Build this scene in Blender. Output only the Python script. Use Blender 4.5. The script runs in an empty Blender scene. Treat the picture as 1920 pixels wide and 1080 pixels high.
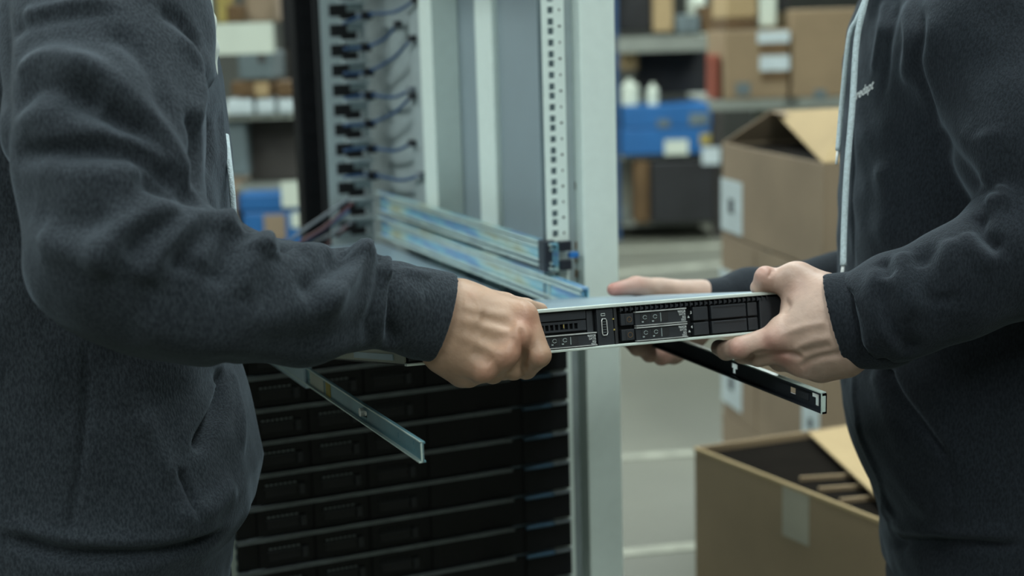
import bpy, math, random
import numpy as np
from mathutils import Vector
from mathutils.bvhtree import BVHTree
random.seed(7)
C = bpy.context.scene
COL = C.collection

# ------------------------------------------------------------------ camera
F = 2667.0
yaw, pitch, roll = math.radians(22.5), math.radians(10.2), math.radians(1.7)
FW = np.array([math.sin(yaw)*math.cos(pitch), math.cos(yaw)*math.cos(pitch), -math.sin(pitch)])
R0 = np.array([math.cos(yaw), -math.sin(yaw), 0.0])
F0 = np.array([math.sin(yaw), math.cos(yaw), 0.0])
U0 = np.cross(R0, FW)
RR = math.cos(roll)*R0 - math.sin(roll)*U0
UU = math.cos(roll)*U0 + math.sin(roll)*R0
ZZ = np.array([0, 0, 1.0])
CAM = np.array([-0.835, -1.821, 1.42])
cd = bpy.data.cameras.new('camera'); cam = bpy.data.objects.new('camera', cd); COL.objects.link(cam)
from mathutils import Matrix
cam.matrix_world = Matrix(((RR[0], UU[0], -FW[0], CAM[0]), (RR[1], UU[1], -FW[1], CAM[1]), (RR[2], UU[2], -FW[2], CAM[2]), (0, 0, 0, 1)))
cd.sensor_width = 36; cd.lens = F/1920*36; cd.clip_start = 0.05; cd.clip_end = 100
cd.dof.use_dof = True; cd.dof.focus_distance = 1.38; cd.dof.aperture_fstop = 3.9
C.camera = cam

# ------------------------------------------------------------------ world, lights, exposure
w = bpy.data.worlds.new('world'); C.world = w; w.use_nodes = True
w.node_tree.nodes['Background'].inputs[0].default_value = (0.50, 0.62, 0.66, 1)
w.node_tree.nodes['Background'].inputs[1].default_value = 0.12
C.view_settings.view_transform = 'Standard'; C.view_settings.look = 'None'
C.view_settings.exposure = 0.86; C.view_settings.gamma = 1.0; C.view_settings.use_curve_mapping = False
LIGHTS = [  # x, y, size x, size y, watts : the fluorescent fittings under the ceiling, plus two added fills
    (-2.6, 0.4, 0.35, 3.2, 66), (0.6, 0.4, 0.35, 3.2, 56), (3.8, 1.0, 0.35, 3.2, 60),
    (-2.0, 5.5, 0.35, 3.2, 85), (1.6, 5.5, 0.35, 3.2, 85), (5.2, 6.0, 0.35, 3.2, 95),
    (-3.0, -3.2, 0.35, 2.6, 42), (0.2, -3.2, 0.35, 2.6, 42)]  # this pair is added, unseen, to brighten faces turned to the camera
LZ = 3.9
for i, (x, y, sx, sy, p) in enumerate(LIGHTS):
    l = bpy.data.lights.new('ceiling_tube_light', 'AREA'); l.shape = 'RECTANGLE'; l.size = sx; l.size_y = sy
    l.energy = p; l.color = (0.91, 1.0, 0.985)
    o = bpy.data.objects.new('ceiling_tube_light', l); o.location = (x, y, LZ-0.09); COL.objects.link(o)

# ------------------------------------------------------------------ pixel -> world helpers (1920x1080)
def ray(px, py): return FW + RR*((px-960)/F) + UU*((540-py)/F)
def pt(px, py, z): return CAM + ray(px, py)*z
def pl(px, py, ax, v):
    d = ray(px, py); return CAM + d*((v-CAM[ax])/d[ax])
def pd(px, py, D):
    d = ray(px, py); return CAM + d*(D/(d@F0))

# ------------------------------------------------------------------ materials
def mat(name, col, rough=.5, metal=0, noise=None, bump=None, spec=None, emit=None, sss=0, alpha=None):
    m = bpy.data.materials.new(name); m.use_nodes = True; n = m.node_tree.nodes; L = m.node_tree.links
    b = n['Principled BSDF']; b.inputs['Base Color'].default_value = (*col, 1)
    b.inputs['Roughness'].default_value = rough; b.inputs['Metallic'].default_value = metal
    if spec is not None: b.inputs['Specular IOR Level'].default_value = spec
    if sss:
        b.inputs['Subsurface Weight'].default_value = sss; b.inputs['Subsurface Radius'].default_value = (.012, .005, .003)
        b.inputs['Subsurface Scale'].default_value = .6
    if emit: b.inputs['Emission Color'].default_value = (*emit[0], 1); b.inputs['Emission Strength'].default_value = emit[1]
    tc = n.new('ShaderNodeTexCoord')
    if noise:  # (scale, amount, (optional second colour))
        t = n.new('ShaderNodeTexNoise'); t.inputs['Scale'].default_value = noise[0]; t.inputs['Detail'].default_value = 5
        L.new(tc.outputs['Object'], t.inputs['Vector'])
        r = n.new('ShaderNodeValToRGB'); c2 = noise[2] if len(noise) > 2 else tuple(c*(1-noise[1]) for c in col)
        r.color_ramp.elements[0].position = .35; r.color_ramp.elements[1].position = .65
        r.color_ramp.elements[0].color = (*c2, 1); r.color_ramp.elements[1].color = (*col, 1)
        L.new(t.outputs['Fac'], r.inputs['Fac']); L.new(r.outputs['Color'], b.inputs['Base Color'])
    if bump:
        t = n.new('ShaderNodeTexNoise'); t.inputs['Scale'].default_value = bump[0]; t.inputs['Detail'].default_value = 3
        L.new(tc.outputs['Object'], t.inputs['Vector'])
        bp = n.new('ShaderNodeBump'); bp.inputs['Strength'].default_value = bump[1]; bp.inputs['Distance'].default_value = bump[2]
        L.new(t.outputs['Fac'], bp.inputs['Height']); L.new(bp.outputs['Normal'], b.inputs['Normal'])
    return m

M = {}
M['floor'] = mat('concrete_floor', (.125, .128, .100), .5, noise=(1.3, .22, (.10, .104, .082)), bump=(30, .1, .01))
M['wall'] = mat('warehouse_wall', (.18, .19, .17), .8, noise=(2, .2))
M['ceiling'] = mat('ceiling_paint', (.30, .31, .30), .9, noise=(2, .1))
M['floor_pale'] = mat('pale_floor_line', (.30, .31, .25), .6, noise=(9, .35))  # paler than the concrete, for the thin floor strips
M['white_steel'] = mat('white_powder_coat', (.62, .71, .67), .45, noise=(60, .04))
M['grey_steel'] = mat('grey_steel', (.34, .40, .41), .45, metal=.15, noise=(30, .08))
M['panel'] = mat('rack_panel', (.25, .31, .34), .5, metal=.1, noise=(4, .10))
M['dark_hole'] = mat('dark_slot', (.010, .011, .013), .7, noise=(50, .2))
M['black'] = mat('black_plastic', (.006, .0065, .008), .5, noise=(80, .2), spec=.25)
M['black2'] = mat('black_bezel', (.020, .023, .028), .5, noise=(60, .2), bump=(400, .1, .0005))
M['black3'] = mat('charcoal_plastic', (.022, .025, .030), .5, spec=.35, noise=(60, .15))
M['rim'] = mat('bare_steel_rim', (.66, .74, .70), .35, metal=.35, noise=(40, .1))
M['rimdark'] = mat('dull_steel_rim', (.19, .22, .235), .35, metal=.4, noise=(40, .3))
M['lid'] = mat('galvanised_lid', (.35, .46, .54), .33, metal=.55, noise=(7, .12), bump=(20, .05, .002))  # blue that the lid reflects is put into its base colour
M['side'] = mat('chassis_side', (.36, .37, .30), .4, metal=.5, noise=(12, .1))
M['chrome'] = mat('bright_trim', (.60, .62, .62), .25, metal=.4, noise=(90, .3))
M['print'] = mat('white_print', (.62, .66, .66), .6, noise=(500, .1))
M['bluep'] = mat('blue_plastic', (.02, .14, .42), .4, noise=(30, .1))
M['cable'] = mat('blue_cable', (.03, .08, .18), .5, noise=(60, .3))
M['strip'] = mat('teal_reflection', (.05, .11, .17), .5, noise=(60, .2))  # bluish reflection on the server rims, painted as a colour
M['cable2'] = mat('red_cable', (.16, .07, .08), .5, noise=(60, .3))
M['cable3'] = mat('grey_cable', (.16, .19, .22), .5, noise=(60, .3))
M['card'] = mat('cardboard', (.25, .18, .105), .85, noise=(6, .12), bump=(120, .15, .001))
M['card2'] = mat('cardboard_light', (.37, .27, .14), .85, noise=(6, .1), bump=(120, .15, .001))
M['card3'] = mat('cardboard_dull', (.265, .20, .135), .85, noise=(5, .15))
M['tape'] = mat('packing_tape', (.33, .30, .225), .45, noise=(20, .08))
M['label'] = mat('paper_label', (.52, .60, .62), .7, noise=(25, .12))
M['ink'] = mat('label_ink', (.06, .07, .08), .7, noise=(50, .2))
M['bluebox'] = mat('blue_crate', (.012, .115, .33), .5, noise=(4, .15))
M['blueup'] = mat('blue_upright', (.02, .07, .17), .5, noise=(6, .2))
M['beam'] = mat('grey_beam', (.22, .24, .21), .6, noise=(6, .2))
M['whitestuff'] = mat('off_white_plastic', (.58, .64, .55), .6, noise=(6, .08))
M['box_shade'] = mat('box_shade_black', (.008, .0065, .005), 1.0, noise=(20, .2), spec=0.05)  # near-black that paints the shade inside the open boxes
M['darkstuff'] = mat('dark_tote', (.014, .015, .017), .7, noise=(6, .3))
M['brown'] = mat('brown_board', (.13, .075, .03), .8, noise=(6, .3))
M['greystuff'] = mat('grey_cover', (.13, .17, .18), .8, noise=(5, .3))
M['red'] = mat('orange_plastic', (.24, .06, .035), .6, noise=(9, .2))
M['yellow'] = mat('yellow_plastic', (.34, .27, .07), .6, noise=(9, .2))
M['dish'] = mat('dark_grey_brown', (.05, .045, .04), .7, noise=(9, .2))  # plain dark tone for uprights, cabinet and knob
M['sticker'] = mat('yellow_sticker', (.50, .37, .03), .6, noise=(90, .1))
M['tee'] = mat('white_cotton', (.55, .60, .56), .9, noise=(50, .06))
M['cord'] = mat('pale_cord', (.50, .60, .64), .8, noise=(300, .2), bump=(700, .8, .002))
M['lamp'] = mat('tube_diffuser', (.9, .95, .9), .5, emit=((.86, 1, .93), 4.0), noise=(5, .02))
M['denim'] = mat('dark_denim', (.022, .032, .048), .9, noise=(60, .3), bump=(300, .3, .001))
M['hair'] = mat('dark_brown_hair', (.025, .016, .01), .6, noise=(80, .4), bump=(150, .6, .004))
M['shoe'] = mat('black_rubber_shoe', (.02, .02, .022), .6, noise=(30, .2))
M['eye'] = mat('eye_white', (.7, .7, .68), .2, noise=(20, .05))

def zinc():
    m = mat('zinc_rail', (.2, .36, .42), .33, metal=.45); n = m.node_tree.nodes; L = m.node_tree.links; b = n['Principled BSDF']
    tc = n.new('ShaderNodeTexCoord'); mp = n.new('ShaderNodeMapping'); mp.inputs['Scale'].default_value = (8, 3.2, 14)
    t = n.new('ShaderNodeTexNoise'); t.inputs['Scale'].default_value = 2.2; t.inputs['Detail'].default_value = 2
    L.new(tc.outputs['Object'], mp.inputs['Vector']); L.new(mp.outputs['Vector'], t.inputs['Vector'])
    r = n.new('ShaderNodeValToRGB'); e = r.color_ramp.elements
    e[0].position = .30; e[0].color = (.14, .38, .58, 1); e[1].position = .72; e[1].color = (.42, .43, .28, 1)
    for p, c in ((.40, (.18, .32, .55, 1)), (.47, (.24, .52, .64, 1)), (.54, (.38, .58, .60, 1)), (.62, (.48, .60, .54, 1))):
        x = e.new(p); x.color = c
    L.new(t.outputs['Fac'], r.inputs['Fac']); L.new(r.outputs['Color'], b.inputs['Base Color'])
    return m
M['zinc'] = zinc()
M['zincdark'] = mat('grey_zinc', (.035, .042, .055), .4, metal=.5, noise=(20, .3))
M['zincteal'] = mat('teal_zinc', (.15, .32, .38), .38, metal=.4, noise=(14, .35))
M['railedge'] = mat('rail_edge', (.55, .66, .62), .3, metal=.35, noise=(30, .2))

def fleece(name, col, col2):
    m = mat(name, col, .95, spec=.15); n = m.node_tree.nodes; L = m.node_tree.links; b = n['Principled BSDF']
    b.inputs['Sheen Weight'].default_value = .13; b.inputs['Sheen Roughness'].default_value = .5
    b.inputs['Sheen Tint'].default_value = (.6, .75, .9, 1)
    tc = n.new('ShaderNodeTexCoord')
    mp = n.new('ShaderNodeMapping'); mp.inputs['Scale'].default_value = (1, 1, .45)
    a = n.new('ShaderNodeTexNoise'); a.inputs['Scale'].default_value = 520; a.inputs['Detail'].default_value = 3
    c = n.new('ShaderNodeTexNoise'); c.inputs['Scale'].default_value = 26; c.inputs['Detail'].default_value = 4
    L.new(tc.outputs['Object'], mp.inputs['Vector']); L.new(mp.outputs['Vector'], a.inputs['Vector']); L.new(tc.outputs['Object'], c.inputs['Vector'])
    r = n.new('ShaderNodeValToRGB'); r.color_ramp.elements[0].position = .36; r.color_ramp.elements[1].position = .66
    r.color_ramp.elements[0].color = (*col2, 1); r.color_ramp.elements[1].color = (*col, 1)
    L.new(a.outputs['Fac'], r.inputs['Fac']); L.new(r.outputs['Color'], b.inputs['Base Color'])
    b1 = n.new('ShaderNodeBump'); b1.inputs['Strength'].default_value = .5; b1.inputs['Distance'].default_value = .0012
    L.new(a.outputs['Fac'], b1.inputs['Height'])
    b2 = n.new('ShaderNodeBump'); b2.inputs['Strength'].default_value = .28; b2.inputs['Distance'].default_value = .006
    L.new(c.outputs['Fac'], b2.inputs['Height']); L.new(b1.outputs['Normal'], b2.inputs['Normal']); L.new(b2.outputs['Normal'], b.inputs['Normal'])
    return m
M['hood1'] = fleece('charcoal_fleece', (.0290, .0355, .0430), (.0120, .0150, .0190))
M['hood2'] = fleece('blue_black_fleece', (.0120, .0150, .0195), (.0050, .0064, .0088))

def skin(name, col, red):
    m = mat(name, col, .5, sss=.12, spec=.4); n = m.node_tree.nodes; L = m.node_tree.links; b = n['Principled BSDF']
    tc = n.new('ShaderNodeTexCoord'); t = n.new('ShaderNodeTexNoise'); t.inputs['Scale'].default_value = 45; t.inputs['Detail'].default_value = 4
    L.new(tc.outputs['Object'], t.inputs['Vector'])
    r = n.new('ShaderNodeValToRGB'); r.color_ramp.elements[0].position = .3; r.color_ramp.elements[1].position = .7
    r.color_ramp.elements[0].color = (*[c*.84 for c in col], 1); r.color_ramp.elements[1].color = (*[min(1, c*1.08) for c in col], 1)
    L.new(t.outputs['Fac'], r.inputs['Fac'])
    at = n.new('ShaderNodeAttribute'); at.attribute_name = 'ruddy'
    mx = n.new('ShaderNodeMix'); mx.data_type = 'RGBA'; mx.inputs['B'].default_value = (*red, 1)
    L.new(at.outputs['Fac'], mx.inputs['Factor']); L.new(r.outputs['Color'], mx.inputs['A']); L.new(mx.outputs['Result'], b.inputs['Base Color'])
    t2 = n.new('ShaderNodeTexNoise'); t2.inputs['Scale'].default_value = 420; t2.inputs['Detail'].default_value = 3
    t3 = n.new('ShaderNodeTexNoise'); t3.inputs['Scale'].default_value = 70
    L.new(tc.outputs['Object'], t2.inputs['Vector']); L.new(tc.outputs['Object'], t3.inputs['Vector'])
    b1 = n.new('ShaderNodeBump'); b1.inputs['Strength'].default_value = .25; b1.inputs['Distance'].default_value = .0008
    b2 = n.new('ShaderNodeBump'); b2.inputs['Strength'].default_value = .35; b2.inputs['Distance'].default_value = .003
    L.new(t2.outputs['Fac'], b1.inputs['Height']); L.new(t3.outputs['Fac'], b2.inputs['Height'])
    L.new(b1.outputs['Normal'], b2.inputs['Normal']); L.new(b2.outputs['Normal'], b.inputs['Normal'])
    return m
M['skin1'] = skin('tan_skin', (.34, .215, .145), (.34, .13, .09))
M['skin2'] = skin('fair_skin', (.36, .25, .20), (.36, .13, .11))

# ------------------------------------------------------------------ object helpers
def thing(name, label, cat, loc=(0, 0, 0), group=None):
    o = bpy.data.objects.new(name, None); COL.objects.link(o); o.location = Vector([float(v) for v in loc]); o.empty_display_size = .1
    o['label'] = label; o['category'] = cat
    if group: o['group'] = group
    return o
def root_loc(p):
    l = Vector((0, 0, 0))
    while p: l += p.location; p = p.parent
    return l
class MB:
    def __init__(s): s.v = []; s.f = []
    def add(s, vs, fs):
        n = len(s.v); s.v += [tuple(float(c) for c in v) for v in vs]; s.f += [tuple(i+n for i in f) for f in fs]; return s
    def fbox(s, fr, x0, x1, y0, y1, z0, z1):
        O, ex, ey, ez = fr; vs = []
        for x in (x0, x1):
            for y in (y0, y1):
                for z in (z0, z1): vs.append(O+ex*x+ey*y+ez*z)
        return s.add(vs, [(0, 1, 3, 2), (4, 6, 7, 5), (0, 4, 5, 1), (2, 3, 7, 6), (0, 2, 6, 4), (1, 5, 7, 3)])
    def plate(s, fr, w, h, t, holes):
        """slab in the (ex, ez) plane, thickness t along +ey, with real rectangular holes"""
        xs = sorted({0, w, *[min(max(a, 0), w) for q in holes for a in (q[0], q[1])]})
        zs = sorted({0, h, *[min(max(a, 0), h) for q in holes for a in (q[2], q[3])]})
        O, ex, ey, ez = fr; nx, nz = len(xs)-1, len(zs)-1
        solid = [[not any(q[0] < (xs[i]+xs[i+1])/2 < q[1] and q[2] < (zs[j]+zs[j+1])/2 < q[3] for q in holes) for j in range(nz)] for i in range(nx)]
        vs = [O+ex*x+ey*y+ez*z for y in (0, t) for x in xs for z in zs]
        I = lambda k, i, j: k*(nx+1)*(nz+1)+i*(nz+1)+j
        fs = []
        for i in range(nx):
            for j in range(nz):
                if not solid[i][j]: continue
                fs.append((I(0, i, j), I(0, i+1, j), I(0, i+1, j+1), I(0, i, j+1)))
                fs.append((I(1, i, j), I(1, i, j+1), I(1, i+1, j+1), I(1, i+1, j)))
                g = lambda a, b: 0 <= a < nx and 0 <= b < nz and solid[a][b]
                if not g(i-1, j): fs.append((I(0, i, j), I(0, i, j+1), I(1, i, j+1), I(1, i, j)))
                if not g(i+1, j): fs.append((I(0, i+1, j), I(1, i+1, j), I(1, i+1, j+1), I(0, i+1, j+1)))
                if not g(i, j-1): fs.append((I(0, i, j), I(1, i, j), I(1, i+1, j), I(0, i+1, j)))
                if not g(i, j+1): fs.append((I(0, i, j+1), I(0, i+1, j+1), I(1, i+1, j+1), I(1, i, j+1)))
        return s.add(vs, fs)
    def tube(s, P, r, n=10, caps=True):
        P = [np.array(p, float) for p in P]; rs = r if isinstance(r, (list, tuple)) else [r]*len(P)
        vs = []; fs = []; prev = None
        for i, p in enumerate(P):
            t = P[min(i+1, len(P)-1)]-P[max(i-1, 0)]; t /= np.linalg.norm(t)+1e-12
            if prev is None: a = np.cross(t, ZZ if abs(t[2]) < .9 else np.array([1., 0, 0]))
            else: a = prev-t*(prev@t)
            a /= np.linalg.norm(a); prev = a; b = np.cross(t, a)
            for k in range(n): q = 2*math.pi*k/n; vs.append(p+(a*math.cos(q)+b*math.sin(q))*rs[i])
        for i in range(len(P)-1):
            for k in range(n): fs.append((i*n+k, i*n+(k+1) % n, (i+1)*n+(k+1) % n, (i+1)*n+k))
        if caps: fs += [tuple(range(n))[::-1], tuple((len(P)-1)*n+k for k in range(n))]
        return s.add(vs, fs)
    def build(s, name, m, parent=None, smooth=False, bevel=0, label=None, kind=None, loc=None):
        base = np.array(root_loc(parent)) if parent else (np.array(loc, float) if loc is not None else np.zeros(3))
        me = bpy.data.meshes.new(name); me.from_pydata([tuple(np.array(v)-base) for v in s.v], [], s.f); me.validate(); me.update()
        import bmesh
        bm = bmesh.new(); bm.from_mesh(me); bmesh.ops.recalc_face_normals(bm, faces=bm.faces); bm.to_mesh(me); bm.free()
        me.materials.append(M[m]); o = bpy.data.objects.new(name, me); COL.objects.link(o)
        if parent: o.parent = parent
        elif loc is not None: o.location = Vector([float(c) for c in loc])
        if smooth:
            for p in me.polygons: p.use_smooth = True
        if bevel:
            b = o.modifiers.new('bevel', 'BEVEL'); b.width = bevel; b.segments = 2; b.limit_method = 'ANGLE'
        if label: o['label'] = label
        if kind: o['kind'] = kind
        return o
def tag(o, label, cat, group=None):
    o['label'] = label; o['category'] = cat
    if group: o['group'] = group
    return o
def struct(name, mb, m, **k): return mb.build(name, m, kind='structure', **k)
def spline(P, n=8):
    P = [np.array(p, float) for p in P]; P = [P[0]]+P+[P[-1]]; out = []
    for i in range(1, len(P)-2):
        for k in range(n):
            t = k/n; a, b, c, d = P[i-1:i+3]
            out.append(.5*((2*b)+(-a+c)*t+(2*a-5*b+4*c-d)*t*t+(-a+3*b-3*c+d)*t**3))
    out.append(P[-2]); return out
W = (np.zeros(3), np.array([1., 0, 0]), np.array([0, 1., 0]), ZZ)     # world frame

# ------------------------------------------------------------------ setting: the warehouse shell
X0, X1, Y0, Y1, H = -6.5, 11.0, -5.0, 13.0, 4.2
struct('floor', MB().fbox(W, X0, X1, Y0, Y1, -.1, 0), 'floor')
struct('ceiling', MB().fbox(W, X0, X1, Y0, Y1, H, H+.1), 'ceiling')
struct('wall_back', MB().fbox(W, X0, X1, Y1, Y1+.1, 0, H), 'wall')
struct('wall_front', MB().fbox(W, X0, X1, Y0-.1, Y0, 0, H), 'wall')
struct('wall_left', MB().fbox(W, X0-.1, X0, Y0, Y1, 0, H), 'wall')
struct('wall_right', MB().fbox(W, X1, X1+.1, Y0, Y1, 0, H), 'wall')
for k, (a, b, wd) in enumerate((((1120, 862), (1320, 848), .055), ((1120, 1042), (1330, 1022), .05), ((1140, 515), (1420, 490), .16), ((1110, 392), (1275, 432), .14), ((1150, 470), (1330, 462), .10))):
    A = pl(*a, 2, 0); B = pl(*b, 2, 0); d = (B-A)/np.linalg.norm(B-A); nn = np.cross(ZZ, d); A = A-d*.3; L_ = np.linalg.norm(B-A)
    struct('trim_%d' % (k+1), MB().fbox((A, d, nn, ZZ), 0, L_+.25, -wd/2, wd/2, .0005, .003), 'floor_pale')
for i, (x, y, sx, sy, p) in enumerate(LIGHTS):
    t = thing('ceiling_light', 'long fluorescent ceiling fitting '+['over the left person', 'over the rack front', 'over the cardboard stack', 'behind the rack at left', 'behind the rack', 'over the far shelf', 'added as fill behind the camera at left', 'added as fill behind the camera at right'][i], 'ceiling light', (x, y, LZ), 'fluorescent fittings under the ceiling')
    MB().fbox(W, x-.2, x+.2, y-sy/2-.05, y+sy/2+.05, LZ, H).build('housing', 'white_steel', t)
    MB().fbox(W, x-.17, x+.17, y-sy/2, y+sy/2, LZ-.05, LZ).build('diffuser', 'lamp', t)

# ------------------------------------------------------------------ server rack
RX = 0.0; LX = -.475
def rack():
    t = thing('server_rack', 'tall light grey steel server rack standing open between the two people', 'server rack', (-.2375, .5, 0))
    ZB, ZT = .06, 2.02
    # mirrored front uprights
    for s in (0, 1):
        f = (lambda x: x) if s == 0 else (lambda x: LX-.0245-x)
        bx = lambda mb, a, b, *r: mb.fbox(W, min(f(a), f(b)), max(f(a), f(b)), *r)
        bx(MB(), .027, .082, -.012, .03, ZB, ZT).build('upright', 'white_steel', t, bevel=.002)
        ch = bx(MB(), .009, .027, .014, .03, ZB, ZT).build('channel', 'grey_steel', t)
        if s == 0:
            for py in (348, 460, 485, 512, 560):
                P = pl(1081, py, 1, .014)
                MB().fbox(W, P[0]-.0026, P[0]+.0026, .011, .015, P[2]-.0055, P[2]+.0055).build('screw', 'brown', ch)
        # perforated mounting rail, real square holes, three per unit
        x0 = -.0245 if s == 0 else LX-.0335
        holes = []; z = 1.026-14*.04445
        while z < ZT-.05:
            for dz in (.00635, .02222, .0381): holes.append((.0085 if s == 0 else .0155, .0175 if s == 0 else .0245, z+dz-.0046-ZB, z+dz+.0046-ZB))
            z += .04445
        mr = MB().plate((np.array([x0, 0, ZB]), W[1], W[2], ZZ), .0335, ZT-ZB, .002, holes).build('mounting_rail', 'white_steel', t)
        bx(MB(), -.0245, .009, .016, .018, ZB, ZT).build('rail_backing', 'panel', t)
        mk = MB(); z = 1.026
        while z < 1.6:
            xx = x0+.0262 if s == 0 else x0+.006
            mk.fbox(W, xx-.0017, xx+.0017, -.0006, 0, z-.0016, z+.0016); mk.fbox(W, xx-.0011, xx+.0011, -.0006, 0, z+.0206, z+.0238); z += .04445
        o = mk.build('unit_marks', 'dark_hole', mr); o['kind'] = 'stuff'
    def YX(px, X, py=300): return pl(px, py, 0, X)[1]
    XP = .045
    ys = [YX(v, XP) for v in (1005, 940, 908, 822)]
    MB().fbox(W, XP, XP+.004, .03, 1.18, ZB, ZT).build('side_panel', 'panel', t)
    MB().fbox(W, .035, .05, ys[1], ys[2], ZB, ZT).build('strut', 'white_steel', t, bevel=.003)
    MB().fbox(W, -.004, .045, YX(818, -.004), YX(795, -.004), ZB, ZT).build('inner_post', 'white_steel', t, bevel=.002)
    MB().fbox(W, .018, .045, YX(796, .018), YX(776, .018), ZB, ZT).build('inner_post_flange', 'grey_steel', t, bevel=.002)
    MB().fbox(W, .03, .034, .66, 1.0, ZB, ZT).build('rear_side_panel', 'grey_steel', t)
    # comb shaped cable bracket at the rear
    Yc = .90; xa = pl(612, 250, 1, Yc)[0]; xb = pl(692, 250, 1, Yc)[0]; w_ = xb-xa
    holes = []; tops = []
    n = 26; zz0 = 1.035; pitchz = .0384
    for k in range(n):
        z = zz0+k*pitchz; tops.append(z)
        holes.append((w_*.20, w_*.62, z-ZB+.002, z-ZB+.025)); holes.append((w_*.45, w_*.90, z-ZB-.005, z-ZB+.011))
    cb = MB().plate((np.array([xa, Yc, ZB]), W[1], W[2], ZZ), w_, ZT-ZB, .003, holes).build('cable_bracket', 'grey_steel', t)
    MB().fbox(W, xa, xb, Yc+.05, Yc+.055, ZB, ZT).build('bracket_back', 'dark_hole', t)
    fg = MB()
    for k in range(n):
        z = tops[k]+.0255
        MB().fbox(W, xa+w_*.40, xb+.004, Yc-.022, Yc, z, z+.008).build('finger', 'grey_steel', cb, bevel=.002)
    # black strip behind
    Yp = 1.06; xa2 = pl(560, 200, 1, Yp)[0]; xb2 = pl(622, 250, 1, Yp)[0]
    ps = MB().fbox(W, xa2, xb2-.004, Yp, Yp+.05, ZB, ZT).build('power_strip', 'black', t, bevel=.003)
    for k in range(14):
        z = 1.1+k*.06
        MB().fbox(W, xa2+.012, xb2-.02, Yp-.002, Yp, z, z+.03).build('outlet', 'black', ps)
    # rear posts and base, top
    MB().fbox(W, .05, .08, 1.15, 1.19, ZB, ZT).build('rear_post', 'white_steel', t)
    MB().fbox(W, LX-.08, LX-.05, 1.15, 1.19, ZB, ZT).build('rear_post', 'white_steel', t)
    MB().fbox(W, LX-.082, .082, -.012, 1.19, ZB-.02, ZB+.03).build('base_frame', 'grey_steel', t)
    MB().fbox(W, LX-.082, .082, -.012, 1.19, ZT-.01, ZT+.03).build('top_frame', 'grey_steel', t)
    for x in (LX-.05, .05):
        for y in (.05, 1.1): MB().tube([(x-.02, y, .022), (x+.02, y, .022)], .022, 14).build('caster', 'black3', t)
    return xa, xb, Yc, tops, pitchz
cxa, cxb, cY, ctops, cp = rack()

# cables clipped to the comb
cablist = [(4, 34, (686, 22), (778, 0)), (0, 82, (685, 82), (745, 45)), (1, 128, (690, 128), (772, 72)), (0, 175, (692, 172), (770, 168)),
           (1, 225, (692, 225), (772, 180)), (0, 272, (696, 272), (772, 268)), (0, 322, (698, 322), (788, 328))]
for k, (kk, y0, a, b) in enumerate(cablist):
    P0 = pl(645, y0+10, 1, cY-.035); P1 = pl(a[0], a[1]+6, 1, cY-.04); P3 = pl(b[0], b[1], 0, .012); P2 = (P1*.4+P3*.6)+np.array([0, 0, -.010])
    t = thing('patch_cable', ['blue patch cable on the cable bracket, topmost of the clipped row', 'short blue patch cable on the cable bracket, second from the top', 'blue and red patch cable on the cable bracket, third from the top',
        'straight blue patch cable with pale plug on the bracket, fourth from the top', 'blue patch cable curving upward on the bracket, fifth from the top', 'blue patch cable on the bracket, sixth from the top', 'lowest blue patch cable on the bracket, just above the steel rails'][k], 'cable', P0, 'blue patch cables on the cable bracket')
    MB().tube(spline([P0, P1, P2, P3], 7), .0032, 8).build('jacket', 'cable', t, smooth=True)
    MB().fbox((P1, W[1], W[2], ZZ), -.008, .010, -.012, .010, -.009, .007).build('clip', 'black', t, bevel=.002)
    MB().fbox((P3, W[1], W[2], ZZ), -.006, .006, -.012, .008, -.006, .006).build('plug', 'cable3' if k in (3, 6) else 'black3', t, bevel=.002)
for k, (a, b, c, m) in enumerate((((655, 372), (600, 410), (545, 452), 'cable3'), ((662, 380), (610, 425), (560, 458), 'cable2'), ((660, 418), (620, 440), (585, 460), 'cable3'), ((650, 425), (632, 442), (612, 462), 'cable2'), ((655, 395), (615, 425), (575, 456), 'cable'))):
    P = [pl(*a, 1, .86), pl(*b, 1, .90), pl(*c, 1, .93), pl(c[0]-10, c[1]+40, 1, .95)]
    tag(MB().tube(spline(P, 6), .003, 8).build('loose_cable', m, smooth=True), ['upper grey cable drooping from the foot of the cable bracket', 'upper red cable drooping from the foot of the cable bracket',
        'lower grey cable near the foot of the cable bracket', 'lower red cable hugging the foot of the cable bracket', 'blue cable drooping between the grey ones below the bracket'][k], 'cable', 'loose cables below the bracket')

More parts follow.
